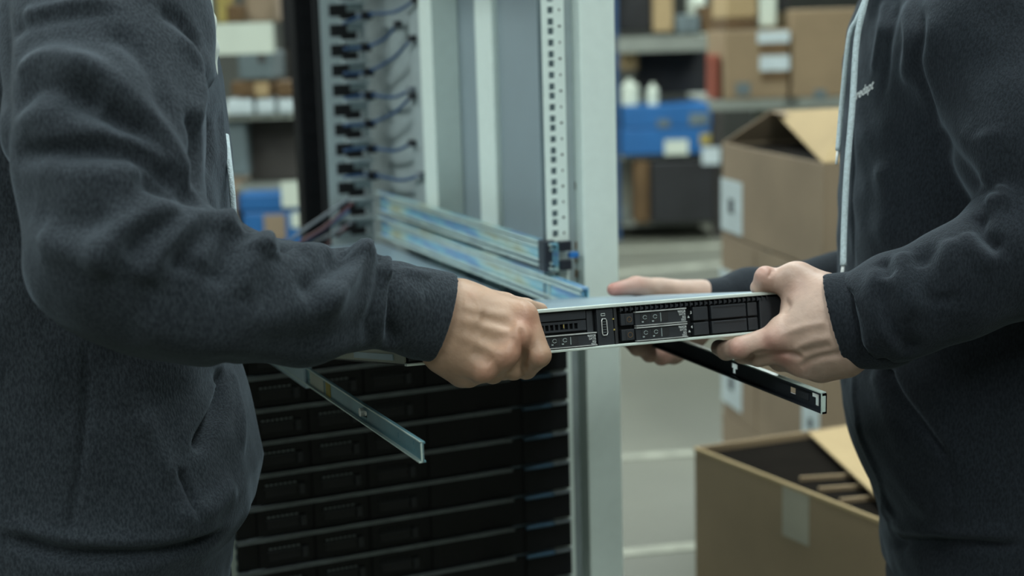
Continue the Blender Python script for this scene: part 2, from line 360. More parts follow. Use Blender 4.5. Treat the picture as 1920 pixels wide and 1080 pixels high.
# ------------------------------------------------------------------ servers in the rack
UH = .04445; TOP = 1.0262
WORDS = ['topmost', 'second', 'third', 'fourth', 'fifth', 'sixth', 'seventh', 'eighth', 'ninth', 'tenth', 'eleventh']
proto = None
def stack_server(z1):
    z0 = z1-UH+.0008
    t = thing('rack_server', '', 'server', (-.2375, .4, z0), 'black servers stacked in the rack')
    MB().fbox(W, LX+.022, -.025, -.0005, .80, z0+.001, z1).build('chassis', 'lid', t)
    MB().fbox(W, LX-.016, -.0005, -.006, -.0005, z0+.0022, z1-.0022).build('front_panel', 'black', t)
    MB().fbox(W, LX-.017, -.093, -.013, -.006, z1-.0024, z1-.0002).build('top_rim', 'rimdark', t)
    MB().fbox(W, LX-.017, -.093, -.013, -.006, z0+.0, z0+.0020).build('bottom_rim', 'rimdark', t)
    MB().fbox(W, -.074, -.030, -.0125, -.006, z1-.004, z1-.0005).build('rim_blue_reflection', 'strip', t)  # rim piece with its blue reflection put into the colour
    MB().fbox(W, -.028, -.003, -.013, -.006, z1-.0032, z1-.0005).build('ear_rim', 'rimdark', t)
    for k in range(4):
        x = LX+.012+k*.0785+(.0 if k < 3 else .01)
        b = MB().fbox(W, x, x+.074, -.009, -.006, z0+.004, z1-.004).build('drive_bay', 'black', t, bevel=.0008)
        if k < 3:
            MB().fbox(W, x+.012, x+.058, -.0112, -.009, z0+.024, z0+.0262).build('slot_lip', 'black3', b)
            MB().fbox(W, x+.059, x+.067, -.0125, -.009, z0+.012, z0+.027).build('latch', 'black3', b, bevel=.0008)
            v = MB()
            for i in range(7): v.fbox(W, x+.014+i*.0063, x+.0178+i*.0063, -.0112, -.009, z0+.0285, z0+.0305)
            v.build('vent_row', 'rimdark' if k < 2 else 'black3', b, kind='stuff')
            MB().fbox(W, x+.014, x+.057, -.0096, -.009, z0+.012, z0+.023).build('handle_pocket', 'dark_hole', b)
    MB().fbox(W, -.074, -.004, -.009, -.006, z0+.004, z1-.006).build('end_cover', 'black', t, bevel=.001)
    return t
def copytree(o, parent=None):
    c = o.copy(); COL.objects.link(c); c.parent = parent
    for ch in o.children: copytree(ch, c)
    return c
base = stack_server(TOP)
for k in range(11):
    o = base if k == 0 else copytree(base)
    o.location.z = base.location.z-k*UH if k else base.location.z
    o['label'] = 'black rack server with thin steel rims, %s from the top of its stack' % WORDS[k] if k else 'black rack server topmost in the stack, its bare grey lid showing under the rails'

# ------------------------------------------------------------------ slide rails
EY = np.array([0, 1., 0])
def channel(name, x, y0, y1, z0, z1, t, m, parent, side=-1, lip=.007, holes=(), thick=.0016):
    """web in the Y-Z plane at x with top and bottom lips; side = direction the lips point"""
    mb = MB(); fr = (np.array([x, y0, z0]), EY, np.array([1., 0, 0]), ZZ)
    mb.plate(fr, y1-y0, z1-z0, thick, [(a-y0, b-y0, c-z0, d-z0) for a, b, c, d in holes])
    xl = (x-lip, x) if side < 0 else (x+thick, x+thick+lip)
    mb.fbox(W, xl[0], xl[1], y0, y1, z1-.0022, z1); mb.fbox(W, xl[0], xl[1], y0, y1, z0, z0+.0022)
    o = mb.build(name, m, parent)
    if name != 'inner_member':
        xe = xl[0] if side < 0 else xl[1]
        for a, b in ((z1-.0042, z1-.0002), (z0+.0002, z0+.0042)): MB().fbox(W, xe-.0006, xe+.0006, y0, y1, a, b).build('lip_edge', 'railedge', o)
    return o
def slide(label, X, z0, z1, y_end, left=False, extended=True, mi='zincteal'):
    s = 1 if left else -1
    t = thing('slide_rail', label, 'slide rail', (X, 0.0, z0), 'steel slide rails fixed in the rack')
    channel('outer_channel', X, -.02 if not extended else -.117, .80, z0, z1, 0, 'zinc', t, side=s, lip=.009,
            holes=[(.05, .062, z0+.012, z0+.024), (.30, .31, z0+.014, z0+.022), (.07, .075, z0+.010, z0+.028)])
    xm = X+s*.0035
    channel('middle_channel', xm, -.016 if not extended else -.11, .74, z0+.007, z1-.007, 0, 'zinc', t, side=s, lip=.004)
    eb = MB().fbox(W, min(X-s*.002, X+s*.016), max(X-s*.002, X+s*.016), -.003 if extended else -.012, .012, z0-.004, z1+.003) if not extended else None
    if eb: 
        e = eb.build('end_bracket', 'zincdark', t, bevel=.002)
        zc = (z0+z1)/2
        MB().fbox(W, .004, .018, -.014, -.004, zc-.005, zc+.003).build('latch', 'bluep', e, bevel=.001)
        MB().fbox(W, -.012, .006, -.016, -.004, z0-.002, zc-.007).build('clip_plate', 'zincdark', e, bevel=.001)
        MB().fbox(W, -.012, .006, -.016, -.004, zc+.006, z1+.001).build('clip_plate', 'zincdark', e, bevel=.001)
    return t
slide('upper steel slide rail inside the rack, right side, with a blue latch at its front', -.0185, 1.088, 1.126, 0, extended=False)
rt = slide('right slide rail pulled out under the held server, ending in a punched dark tip', -.0185, 1.040, 1.078, -.665)
# its pulled-out inner member: seen from inside, dark web with holes
X = -.0135; ze0, ze1 = 1.0345, 1.0565
Pe = pl(1548, 756, 0, X); ye = Pe[1]
def y_of(px, py): return pl(px, py, 0, X)[1]
ya = y_of(1376, 680); yb = y_of(1486, 734); yc = y_of(1528, 748); yd = y_of(1540, 755)
z_ = lambda px, py: pl(px, py, 0, X)[2]
zt, zb = z_(1548, 738), z_(1548, 776)
inner = channel('inner_member', X, ye, .02, zb, zt, 0, 'zincdark', rt, side=-1, lip=.004, thick=.0015,
    holes=[(ya-.007, ya+.006, zt-.0105, zt-.005), (ya-.003, ya+.0035, zb+.005, zt-.005), (yb-.0055, yb+.0055, zb+.008, zb+.0145), (yc-.0065, yc+.0065, zb+.0125, zt-.003), (yc-.0065, yc+.0005, zb+.005, zb+.0125), (yd-.0018, yd+.0022, zb+.0135, zb+.0165), (yd-.0018, yd+.0022, zb+.0045, zb+.0085)])
MB().fbox(W, X-.0045, X+.0015, ye, ye+.0018, zb, zt).build('end_lip', 'railedge', inner)
MB().fbox(W, X-.0045, X+.0018, ye+.002, .02, zt, zt+.0012).build('top_edge', 'railedge', inner)
MB().fbox(W, X-.0008, X, yc+.010, yb-.009, zb+.007, zb+.014).build('stamped_plate', 'black3', inner)

lt = slide('left slide rail jutting out below the grey sleeve, yellow sticker on it', -.4565, 1.036, 1.074, -.67, left=True)
XL = -.45
y_l = lambda px, py: pl(px, py, 0, XL)[1]; z_l = lambda px, py: pl(px, py, 0, XL)[2]
pe = y_l(790, 848); zt, zb = 1.0685, 1.0485
# this one droops a little towards the rack: build it along its own direction
A = pl(791, 829, 0, XL); B = pl(565, 683, 0, XL); dirL = (B-A)/np.linalg.norm(B-A); Lr = np.linalg.norm(B-A)+.25
nz = np.cross(np.array([1., 0, 0]), dirL); hL = A[2]-pl(791, 866, 0, XL)[2]
frL = (A-nz*hL, dirL, np.array([1., 0, 0]), nz)
def s_of(px, py): return (pl(px, py, 0, XL)-A)@dirL
hs = s_of(682, 768); hs2 = s_of(747, 815); hs3 = s_of(776, 838); hs4 = s_of(580, 700)
mb = MB().plate(frL, Lr, hL, .0015, [(hs-.010, hs+.012, .006, .013), (hs2-.0012, hs2+.0012, .008, .013), (hs3-.001, hs3+.0016, .011, .015), (hs3-.001, hs3+.0012, .005, .008), (hs4-.004, hs4+.005, .006, .014)])
mb.fbox(frL, 0, Lr, .0015, .003, 0, .0016); mb.fbox(frL, 0, Lr, .0015, .003, hL-.0016, hL)
il = mb.build('inner_member', 'zincteal', lt)
MB().fbox(frL, 0, .0016, -.0012, .0015, 0, hL).build('end_lip', 'railedge', il)
MB().fbox(frL, 0, Lr, -.0035, .0002, 0, .0014).build('bottom_edge', 'railedge', il)
MB().fbox(frL, 0, Lr, -.0012, .0002, hL-.001, hL).build('top_edge', 'railedge', il)
s1 = s_of(614, 712)
MB().fbox(frL, s1-.010, s1+.008, -.0006, .0001, .0022, hL-.002).build('sticker', 'sticker', il, label='yellow sticker')
MB().fbox(frL, s1+.016, s1+.075, -.0006, .0001, .0022, hL-.002).build('plate', 'side', il)
bm_ = MB(); bm_.tube([A+dirL*(hs+.001)-nz*(hL*.42)+np.array([-.004, 0, 0]), A+dirL*(hs+.001)-nz*(hL*.42)+np.array([.002, 0, 0])], .0045, 12)
bm_.build('rivet', 'chrome', il)
s2 = s_of(572, 692)
MB().fbox(frL, s2-.006, s2+.20, -.003, .007, -.006, hL+.004).build('bearing_block', 'lid', lt, bevel=.002)

# ------------------------------------------------------------------ the held server
def server():
    yw, pt_, rl = math.radians(1.5), math.radians(-9.9), math.radians(1.95)
    cz, sz, cx, sx, cy, sy = math.cos(yw), math.sin(yw), math.cos(pt_), math.sin(pt_), math.cos(rl), math.sin(rl)
    Mx = np.array([[cz, -sz, 0], [sz, cz, 0], [0, 0, 1]])@np.array([[1, 0, 0], [0, cx, -sx], [0, sx, cx]])@np.array([[cy, 0, sy], [0, 1, 0], [-sy, 0, cy]])
    O = np.array([-.431, -.581, 1.1150]); fr = (O, Mx[:, 0], Mx[:, 1], Mx[:, 2])
    Wd, Hh, Dp = .430, .0425, .56
    t = thing('held_server', 'slim black fronted server with bright steel lid carried by both people', 'server', O)
    def uv(px, py):
        d = ray(px, py); s = ((O-CAM)@fr[2])/(d@fr[2]); P = CAM+d*s-O; return P@fr[1], P@fr[3]
    U = lambda px, py=600: uv(px, py)[0]
    ch = MB(); ch.fbox(fr, 0, .0015, .004, Dp, 0, Hh); ch.fbox(fr, Wd-.0015, Wd, .004, Dp, 0, Hh); ch.fbox(fr, 0, Wd, Dp-.002, Dp, 0, Hh)
    ch.build('chassis_side', 'side', t)
    MB().fbox(fr, -.001, Wd+.001, .0, Dp, Hh-.0015, Hh).build('lid', 'lid', t, bevel=.0005)
    MB().fbox(fr, -.0005, Wd+.0005, -.003, .002, Hh-.0032, Hh+.0004).build('top_rim', 'rim', t, bevel=.0008)
    MB().fbox(fr, -.0005, Wd+.0005, -.003, .004, -.0006, .0022).build('bottom_rim', 'rim', t, bevel=.0008)
    MB().fbox(fr, 0, Wd, .004, Dp, 0, .0015).build('bottom_pan', 'zincdark', t)
    MB().fbox(fr, .0015, Wd-.0015, .006, .012, .0015, Hh-.0015).build('front_panel', 'black', t)
    # side screws near the front left corner
    for (y, z) in ((.012, .030), (.020, .034), (.026, .024), (.015, .018)):
        P = O+fr[2]*y+fr[3]*z; MB().tube([P-fr[1]*.0015, P+fr[1]*.001], .0028, 10).build('screw', 'chrome', t, smooth=True)
    MB().fbox(fr, -.001, .0, .035, .16, .004, .010).build('side_guide', 'lid', t)
    # upper left bay and air holes
    xa, xb = U(1000, 600)-.03, U(1100, 600)
    MB().fbox(fr, xa, xb, .001, .007, .030, .0385).build('media_bay_cover', 'black3', t, bevel=.0006)
    xs0 = U(1018, 615)
    hol = [(xs0+i*.0053-xa-.002, xs0+i*.0053-xa+.0018, .002, .0075) for i in range(8)]
    MB().plate((O+fr[1]*xa+fr[2]*.002+fr[3]*.019, fr[1], fr[2], fr[3]), xb-xa, .010, .003, hol).build('vent_strip', 'black3', t)
    MB().fbox(fr, U(1058, 612)-.0003, U(1058, 612)+.0004, .001, .002, .0225, .026).build('indicator', 'yellow', t)
    MB().fbox(fr, xb+.001, U(1113, 600), .002, .007, .016, .038).build('bay_end_cover', 'black2', t, bevel=.0006)
    # ssd carriers
    def txt(s, u0, v0, size, parent, align='RIGHT'):
        c = bpy.data.curves.new('print', 'FONT'); c.body = s; c.size = size; c.align_x = align; c.extrude = .00002; c.space_line = .85
        o = bpy.data.objects.new('tmp', c); COL.objects.link(o); bpy.context.view_layer.update()
        me = bpy.data.meshes.new_from_object(o.evaluated_get(bpy.context.evaluated_depsgraph_get()))
        mb = MB(); mb.add([O+fr[1]*(u0+v.co.x)+fr[3]*(v0+v.co.y)+fr[2]*(-.0034+v.co.z) for v in me.vertices], [tuple(p.vertices) for p in me.polygons])
        bpy.data.objects.remove(o); return mb.build('printed_text', 'print', parent)
    def carrier(x0, x1, z0, z1, latch=True):
        b = MB().fbox(fr, x0, x1, -.0018, .007, z0+.0012, z1-.0012).build('drive_carrier', 'black2', t, bevel=.0004)
        MB().fbox(fr, x0, x1, -.0036, .002, z1-.0014, z1-.0002).build('upper_trim', 'chrome', b)
        MB().fbox(fr, x0, x1, -.0036, .002, z0+.0002, z0+.0011).build('lower_trim', 'chrome', b)
        wd = x1-x0
        for k, (a, c) in enumerate(((.10, .26), (.30, .46), (.50, .64))):
            MB().fbox(fr, x0+wd*a, x0+wd*c, -.0024, .0, z0+.003, z1-.003).build('window', 'dark_hole', b)
            if k < 2:
                i = MB(); xc = x0+wd*(a+c)/2; zc = (z0+z1)/2+.001
                P = [O+fr[1]*(xc+.0022*math.cos(q))+fr[3]*(zc+.0018*math.sin(q))+fr[2]*-.0028 for q in np.linspace(.3, 2*math.pi*.92, 12)]
                i.tube(P, .0003, 5); i.fbox(fr, x0+wd*a+.001, x0+wd*a+.003, -.0028, -.002, z0+.0035, z0+.0048); i.build('icon', 'grey_steel', b)
            else: 
                i = MB(); i.fbox(fr, x0+wd*a-.0006, x0+wd*a-.0001, -.0026, -.001, z0+.003, z1-.003); i.build('divider', 'grey_steel', b)
        txt('960GB\nSATA\n6G\nSSD', x1-.0012, z1-.0047, .0033, b)
        if latch:
            lb = MB().fbox(fr, x0-.0155, x0-.001, -.0002, .007, z0+.002, z1-.0015).build('latch_button', 'black3', t, bevel=.0005)
            xc, zc = x0-.0060, (z0+z1)/2
            P = [O+fr[1]*(xc+.0026*math.cos(q))+fr[3]*(zc+.0026*math.sin(q))+fr[2]*-.0004 for q in np.linspace(0, 2*math.pi, 16)]
            MB().tube(P, .00028, 5, caps=False).build('ring_mark', 'brown', lb)
            MB().fbox(fr, x0-.0108, x0-.0104, -.0008, 0, z0+.003, z1-.003).build('groove', 'dark_hole', lb)
    zA, zB, zC = .0030, .0178, .0338
    carrier(U(1191, 620), U(1286, 615), zA, zB-.0003); carrier(U(1191, 620), U(1286, 615), zB+.0003, zC-.0005)
    carrier(U(1020, 640), U(1117, 640), zA, zB-.0012, latch=False)
    for k, z in enumerate((zB, zA)):
        xc = U(1293, 600)
        txt('34'[k], xc, z+.0085, .0042, t, 'CENTER')
        MB().add([O+fr[1]*(xc+a)+fr[3]*(z+.0045+b)-fr[2]*(-c) for c in (.0015, .0025) for a, b in ((-.0012, 0), (.0012, 0), (0, .0022))], [(0, 1, 2), (3, 5, 4), (0, 3, 4, 1), (1, 4, 5, 2), (2, 5, 3, 0)]).build('arrow_mark', 'print', t)
    # blank covers to the right
    for z0, z1 in ((zA, zB), (zB, zC)):
        b = MB().fbox(fr, U(1300, 600), U(1328, 600), -.0005, .007, z0+.001, z1-.001).build('blank_cover', 'black3', t, bevel=.0008)
        b2 = MB().fbox(fr, U(1334, 600), U(1400, 600), -.0005, .007, z0+.001, z1-.001).build('blank_cover', 'black3', t, bevel=.0008)
        MB().fbox(fr, U(1338, 600), U(1396, 600), -.001, .0, z1-.0032, z1-.0026).build('groove', 'dark_hole', b2)
        MB().fbox(fr, U(1404, 600), U(1422, 600), .001, .007, z0+.001, z1-.001).build('blank_cover', 'black2', t, bevel=.0008)
    MB().fbox(fr, U(1426, 600), Wd-.004, .0, .007, .003, .037).build('end_ear', 'black2', t, bevel=.001)
    MB().fbox(fr, .003, .026, .0, .007, .003, .038).build('end_ear', 'black2', t, bevel=.001)
    # vent teeth under the lid
    v = MB(); x = U(1162, 590); 
    while x < U(1440, 590):
        v.fbox(fr, x, x+.0035, -.0008, .006, .0348, .0375); v.fbox(fr, x, x+.0009, -.0012, .006, .034, .0388); x += .0058
    v.build('vent_teeth', 'black3', t, kind='stuff')
    # vga connector
    mid = MB().fbox(fr, U(1119, 600), U(1150, 600), -.0002, .007, .002, .0385).build('centre_cover', 'black3', t, bevel=.0006)
    uc, vc = uv(1132, 613); hw, hh = .0030, .0082
    P = [O+fr[1]*(uc+a*hw)+fr[3]*(vc+b*hh)-fr[2]*.0022 for a, b in ((-1, -.75), (-.7, -1), (.6, -1), (1, -.75), (.85, .75), (.5, 1), (-.7, 1), (-1, .75), (-1, -.75))]
    MB().tube(P, .0005, 6).build('video_port_shell', 'chrome', mid)
    MB().fbox(fr, uc-.0024, uc+.0022, -.0016, 0, vc-.0075, vc+.0075).build('video_port', 'black', mid, bevel=.0004)
    pins = MB()
    for i in range(5):
        for j in range(3): pins.fbox(fr, uc-.0014+j*.0013, uc-.0009+j*.0013, -.0019, -.0015, vc-.0055+i*.0026, vc-.005+i*.0026)
    pins.build('pins', 'grey_steel', mid, kind='stuff')
    ui, vi = uv(1130, 590)
    P = [O+fr[1]*(ui+a*.0021)+fr[3]*(vi+b*.0011)-fr[2]*.0006 for a, b in ((-1, -1), (1, -1), (1, 1), (-1, 1), (-1, -1))]
    MB().tube(P, .0003, 5).build('screen_icon', 'print', mid)
    MB().fbox(fr, U(1151, 600), U(1156, 600), -.0006, .006, .002, .039).build('divider', 'dark_hole', t)
    for (px, py) in ((1149, 598), (1151, 618)):
        a, b = uv(px, py); MB().fbox(fr, a-.0008, a+.0008, -.0012, 0, b-.0008, b+.0008).build('indicator', 'yellow', t)
    return O, fr
SO, SF = server()

# ------------------------------------------------------------------ implicit surfaces (numpy surface nets)
def cone(a, b, ra, rb):
    a = np.array(a, float); b = np.array(b, float); m = max(ra, rb)
    def f(P):
        d = b-a; t = np.clip(((P-a)@d)/(d@d+1e-12), 0, 1); return np.sqrt((((P-a)-t[..., None]*d)**2).sum(-1))-(ra+t*(rb-ra))
    return f, np.minimum(a, b)-m, np.maximum(a, b)+m
def flat(a, b, ra, rb, n, sq):
    """cone squashed along direction n by factor sq (<1 thinner)"""
    a = np.array(a, float); b = np.array(b, float); n = np.array(n, float)/np.linalg.norm(n); m = max(ra, rb)
    def f(P):
        d = b-a; t = np.clip(((P-a)@d)/(d@d+1e-12), 0, 1); q = (P-a)-t[..., None]*d; c = q@n; q = q+n*(c*(1/sq-1))[..., None]
        return (np.sqrt((q**2).sum(-1))-(ra+t*(rb-ra)))*(sq+.15)
    return f, np.minimum(a, b)-m, np.maximum(a, b)+m
def ell(c, r, ax=None):
    c = np.array(c, float); r = np.array(r, float); A = np.eye(3) if ax is None else np.array(ax); m = r.max()
    def f(P):
        q = (P-c)@A.T; k0 = np.sqrt(((q/r)**2).sum(-1)); k1 = np.sqrt(((q/r**2)**2).sum(-1))+1e-9; return k0*(k0-1)/k1
    return f, c-m, c+m
def loft(zs, cs, As, Bs, e1, e2, capk=.02):
    """elliptic sections along world z"""
    zs = np.array(zs); cs = np.array(cs); o = np.argsort(zs); zs, cs, As, Bs = zs[o], cs[o], np.array(As)[o], np.array(Bs)[o]
    def f(P):
        z = P[..., 2]; zi = np.clip(z, zs[0], zs[-1])
        cx = np.interp(zi, zs, cs[:, 0]); cy = np.interp(zi, zs, cs[:, 1]); a = np.interp(zi, zs, As); b = np.interp(zi, zs, Bs)
        dx = P[..., 0]-cx; dy = P[..., 1]-cy; u = (dx*e1[0]+dy*e1[1])/a; v = (dx*e2[0]+dy*e2[1])/b
        d = ((np.abs(u)**2.4+np.abs(v)**2.4)**(1/2.4)-1)*np.minimum(a, b)
        dz = np.maximum(zs[0]-z, z-zs[-1]); return np.where(dz > -capk, np.maximum(d, dz), d)
    m = max(As.max(), Bs.max())
    lo = np.array([cs[:, 0].min()-m, cs[:, 1].min()-m, zs[0]]); hi = np.array([cs[:, 0].max()+m, cs[:, 1].max()+m, zs[-1]])
    return f, lo, hi
def mesh_field(prims, h, cuts=(), pad=.02):
    """prims: list of (prim, k).  Smooth-union in order, k = blend radius.  cuts: prims subtracted / half spaces"""
    lo = np.min([p[0][1] for p in prims], 0)-pad; hi = np.max([p[0][2] for p in prims], 0)+pad
    n = np.ceil((hi-lo)/h).astype(int)+1; D = np.full(n, 1.0, np.float32)
    for (f, a, b), k in prims:
        i0 = np.maximum(((a-lo-pad-k)/h).astype(int), 0); i1 = np.minimum(((b-lo+pad+k)/h).astype(int)+2, n)
        g = np.stack(np.meshgrid(*[lo[i]+h*np.arange(i0[i], i1[i]) for i in range(3)], indexing='ij'), -1)
        d = f(g).astype(np.float32); s = tuple(slice(i0[i], i1[i]) for i in range(3)); o = D[s]
        if k > 0:
            q = np.clip(k-np.abs(d-o), 0, None)/k; D[s] = np.minimum(d, o)-q*q*k*.25
        else: D[s] = np.minimum(d, o)
    for (f, a, b) in cuts:
        i0 = np.clip(((a-lo-pad)/h).astype(int), 0, n); i1 = np.clip(((b-lo+pad)/h).astype(int)+2, 0, n)
        if (i1 <= i0).any(): continue
        g = np.stack(np.meshgrid(*[lo[i]+h*np.arange(i0[i], i1[i]) for i in range(3)], indexing='ij'), -1)
        s = tuple(slice(i0[i], i1[i]) for i in range(3)); D[s] = np.maximum(D[s], -f(g))
    I = D < 0
    cnt = np.zeros(n-1, np.uint8)
    for dx in (0, 1):
        for dy in (0, 1):
            for dz in (0, 1): cnt += I[dx:n[0]-1+dx, dy:n[1]-1+dy, dz:n[2]-1+dz]
    act = (cnt > 0) & (cnt < 8); idx = np.argwhere(act); ids = np.full(n-1, -1, np.int64); ids[act] = np.arange(len(idx))
    V = np.zeros((len(idx), 3)); Cn = np.zeros(len(idx)); cor = [(a, b, c) for a in (0, 1) for b in (0, 1) for c in (0, 1)]
    val = {c: D[idx[:, 0]+c[0], idx[:, 1]+c[1], idx[:, 2]+c[2]] for c in cor}
    for c in cor:
        for ax in range(3):
            if c[ax]: continue
            e = list(c); e[ax] = 1; e = tuple(e); a, b = val[c], val[e]; m_ = (a < 0) != (b < 0); t = np.where(m_, a/(a-b+1e-20), 0)
            p = np.repeat(np.array(c, float)[None], len(idx), 0); p[:, ax] += t; V[m_] += p[m_]; Cn[m_] += 1
    V = lo+h*(idx+V/np.maximum(Cn, 1)[:, None])
    Q = []
    for ax in range(3):
        s0 = [slice(None)]*3; s1 = [slice(None)]*3; s0[ax] = slice(0, -1); s1[ax] = slice(1, None)
        a, b = I[tuple(s0)], I[tuple(s1)]; o1, o2 = (ax+1) % 3, (ax+2) % 3
        e = np.argwhere(a != b); e = e[(e[:, o1] > 0) & (e[:, o2] > 0) & (e[:, o1] < n[o1]-1) & (e[:, o2] < n[o2]-1)]
        def cell(d1, d2):
            q = e.copy(); q[:, o1] -= d1; q[:, o2] -= d2; return ids[q[:, 0], q[:, 1], q[:, 2]]
        q = np.stack([cell(1, 1), cell(0, 1), cell(0, 0), cell(1, 0)], 1); fl = ~a[e[:, 0], e[:, 1], e[:, 2]]; q[fl] = q[fl][:, ::-1]; Q.append(q)
    return V, np.concatenate(Q)
def relax(V, Q, it=2, lam=.5):
    E = np.concatenate([Q[:, [0, 1]], Q[:, [1, 2]], Q[:, [2, 3]], Q[:, [3, 0]]]); E = np.concatenate([E, E[:, ::-1]])
    c = np.bincount(E[:, 0], minlength=len(V))[:, None]
    for _ in range(it):
        S = np.stack([np.bincount(E[:, 0], V[E[:, 1], k], minlength=len(V)) for k in range(3)], 1); V = V+lam*(S/np.maximum(c, 1)-V)
    return V
def normals(V, Q):
    n = np.cross(V[Q[:, 2]]-V[Q[:, 0]], V[Q[:, 3]]-V[Q[:, 1]]); N = np.zeros_like(V)
    for k in range(4):
        for a in range(3): N[:, a] += np.bincount(Q[:, k], n[:, a], minlength=len(V))
    return N/(np.linalg.norm(N, axis=1)[:, None]+1e-12)
def polydist(V, P):
    """distance to polyline and parameter 0..1 along it"""
    best = np.full(len(V), 9.); tt = np.zeros(len(V)); n = len(P)-1
    for i in range(n):
        a, b = P[i], P[i+1]; d = b-a; t = np.clip(((V-a)@d)/(d@d+1e-12), 0, 1); q = np.linalg.norm(V-a-t[:, None]*d, axis=1)
        m_ = q < best; best[m_] = q[m_]; tt[m_] = (i+t[m_])/n
    return best, tt
def folds(V, Q, lst):
    """lst: (pixel polyline, amplitude, width) - the polyline is dropped onto the cloth, then cloth is raised or sunk along it"""
    bv = BVHTree.FromPolygons([tuple(v) for v in V], [tuple(q) for q in Q]); N = normals(V, Q); disp = np.zeros(len(V))
    for pts, amp, wd in lst:
        P = []
        for p in spline([np.array([x, y, 0.]) for x, y in pts], 4):
            d = Vector(ray(p[0], p[1])); h = bv.ray_cast(Vector(CAM), d.normalized())
            if h[0] is not None: P.append(np.array(h[0]))
        if len(P) < 2: continue
        P = [p for i, p in enumerate(P) if i == 0 or np.linalg.norm(p-P[i-1]) < .12]
        near = np.linalg.norm(V-np.mean(P, 0), axis=1) < .4
        d, t = polydist(V[near], P); disp[near] += amp*1.35*np.exp(-(d/wd)**2)*np.clip(np.minimum(t, 1-t)*5+.15, 0, 1)
    return V+N*disp[:, None]
def wrinkle(V, Q, amp, sc, seed=0):
    rng = np.random.RandomState(seed); N = normals(V, Q); s = np.zeros(len(V))
    for _ in range(14):
        k = rng.normal(size=3)*sc; s += np.sin(V@k+rng.uniform(0, 6.28))
    return V+N*(s*amp/3.7)[:, None]
def nets(name, V, Q, m, parent, label=None, extra=None):
    base = np.array(root_loc(parent)) if parent else np.zeros(3)
    me = bpy.data.meshes.new(name); V = V-base; me.vertices.add(len(V)); me.vertices.foreach_set('co', V.astype(np.float32).ravel())
    me.loops.add(len(Q)*4); me.loops.foreach_set('vertex_index', Q.astype(np.int32).ravel()); me.polygons.add(len(Q))
    me.polygons.foreach_set('loop_start', np.arange(0, len(Q)*4, 4, dtype=np.int32))
    me.polygons.foreach_set('use_smooth', np.ones(len(Q), bool)); me.update(calc_edges=True); me.validate()
    me.materials.append(M[m]); o = bpy.data.objects.new(name, me); COL.objects.link(o); o.parent = parent
    if label: o['label'] = label
    if extra is not None:
        a = me.attributes.new('ruddy', 'FLOAT', 'POINT'); a.data.foreach_set('value', extra.astype(np.float32))
    return o
def chain(pts, k=.004, n=None, sq=1):
    """pts: (position, radius)"""
    out = []
    for (a, ra), (b, rb) in zip(pts[:-1], pts[1:]): out.append((flat(a, b, ra, rb, n, sq) if n is not None else cone(a, b, ra, rb), k))
    return out
def C3(lst, k):
    """(px, py, depth, radius px)"""
    return chain([(pt(x, y, z), r/F*z) for x, y, z, r in lst], k)

def make_head(c, e_f, e_s, tilt=.0):
    """c centre of skull, e_f facing, e_s sideways.  returns prims"""
    up = ZZ; f = np.array(e_f)*math.cos(tilt)-up*math.sin(tilt); f /= np.linalg.norm(f); u = np.cross(e_s, f); u = u if u[2] > 0 else -u
    q = lambda a, b, d: c+f*a+e_s*b+u*d
    A = np.stack([f, e_s, u])
    p = [(ell(q(-.012, 0, .025), (.098, .077, .092), A), .0), (ell(q(.025, 0, -.035), (.068, .060, .082), A), .03), (ell(q(.058, 0, -.095), (.028, .030, .022), A), .02)]
    p += [(cone(q(.090, 0, .0), q(.108, 0, -.035), .007, .012), .012), (ell(q(.083, 0, -.066), (.012, .024, .010), A), .008), (ell(q(.085, 0, .014), (.012, .05, .008), A), .012)]
    for s in (-1, 1):
        p += [(ell(q(-.005, s*.078, -.012), (.018, .008, .030), A), .005), (ell(q(.06, s*.036, -.03), (.03, .022, .022), A), .02)]
    return p, q, A

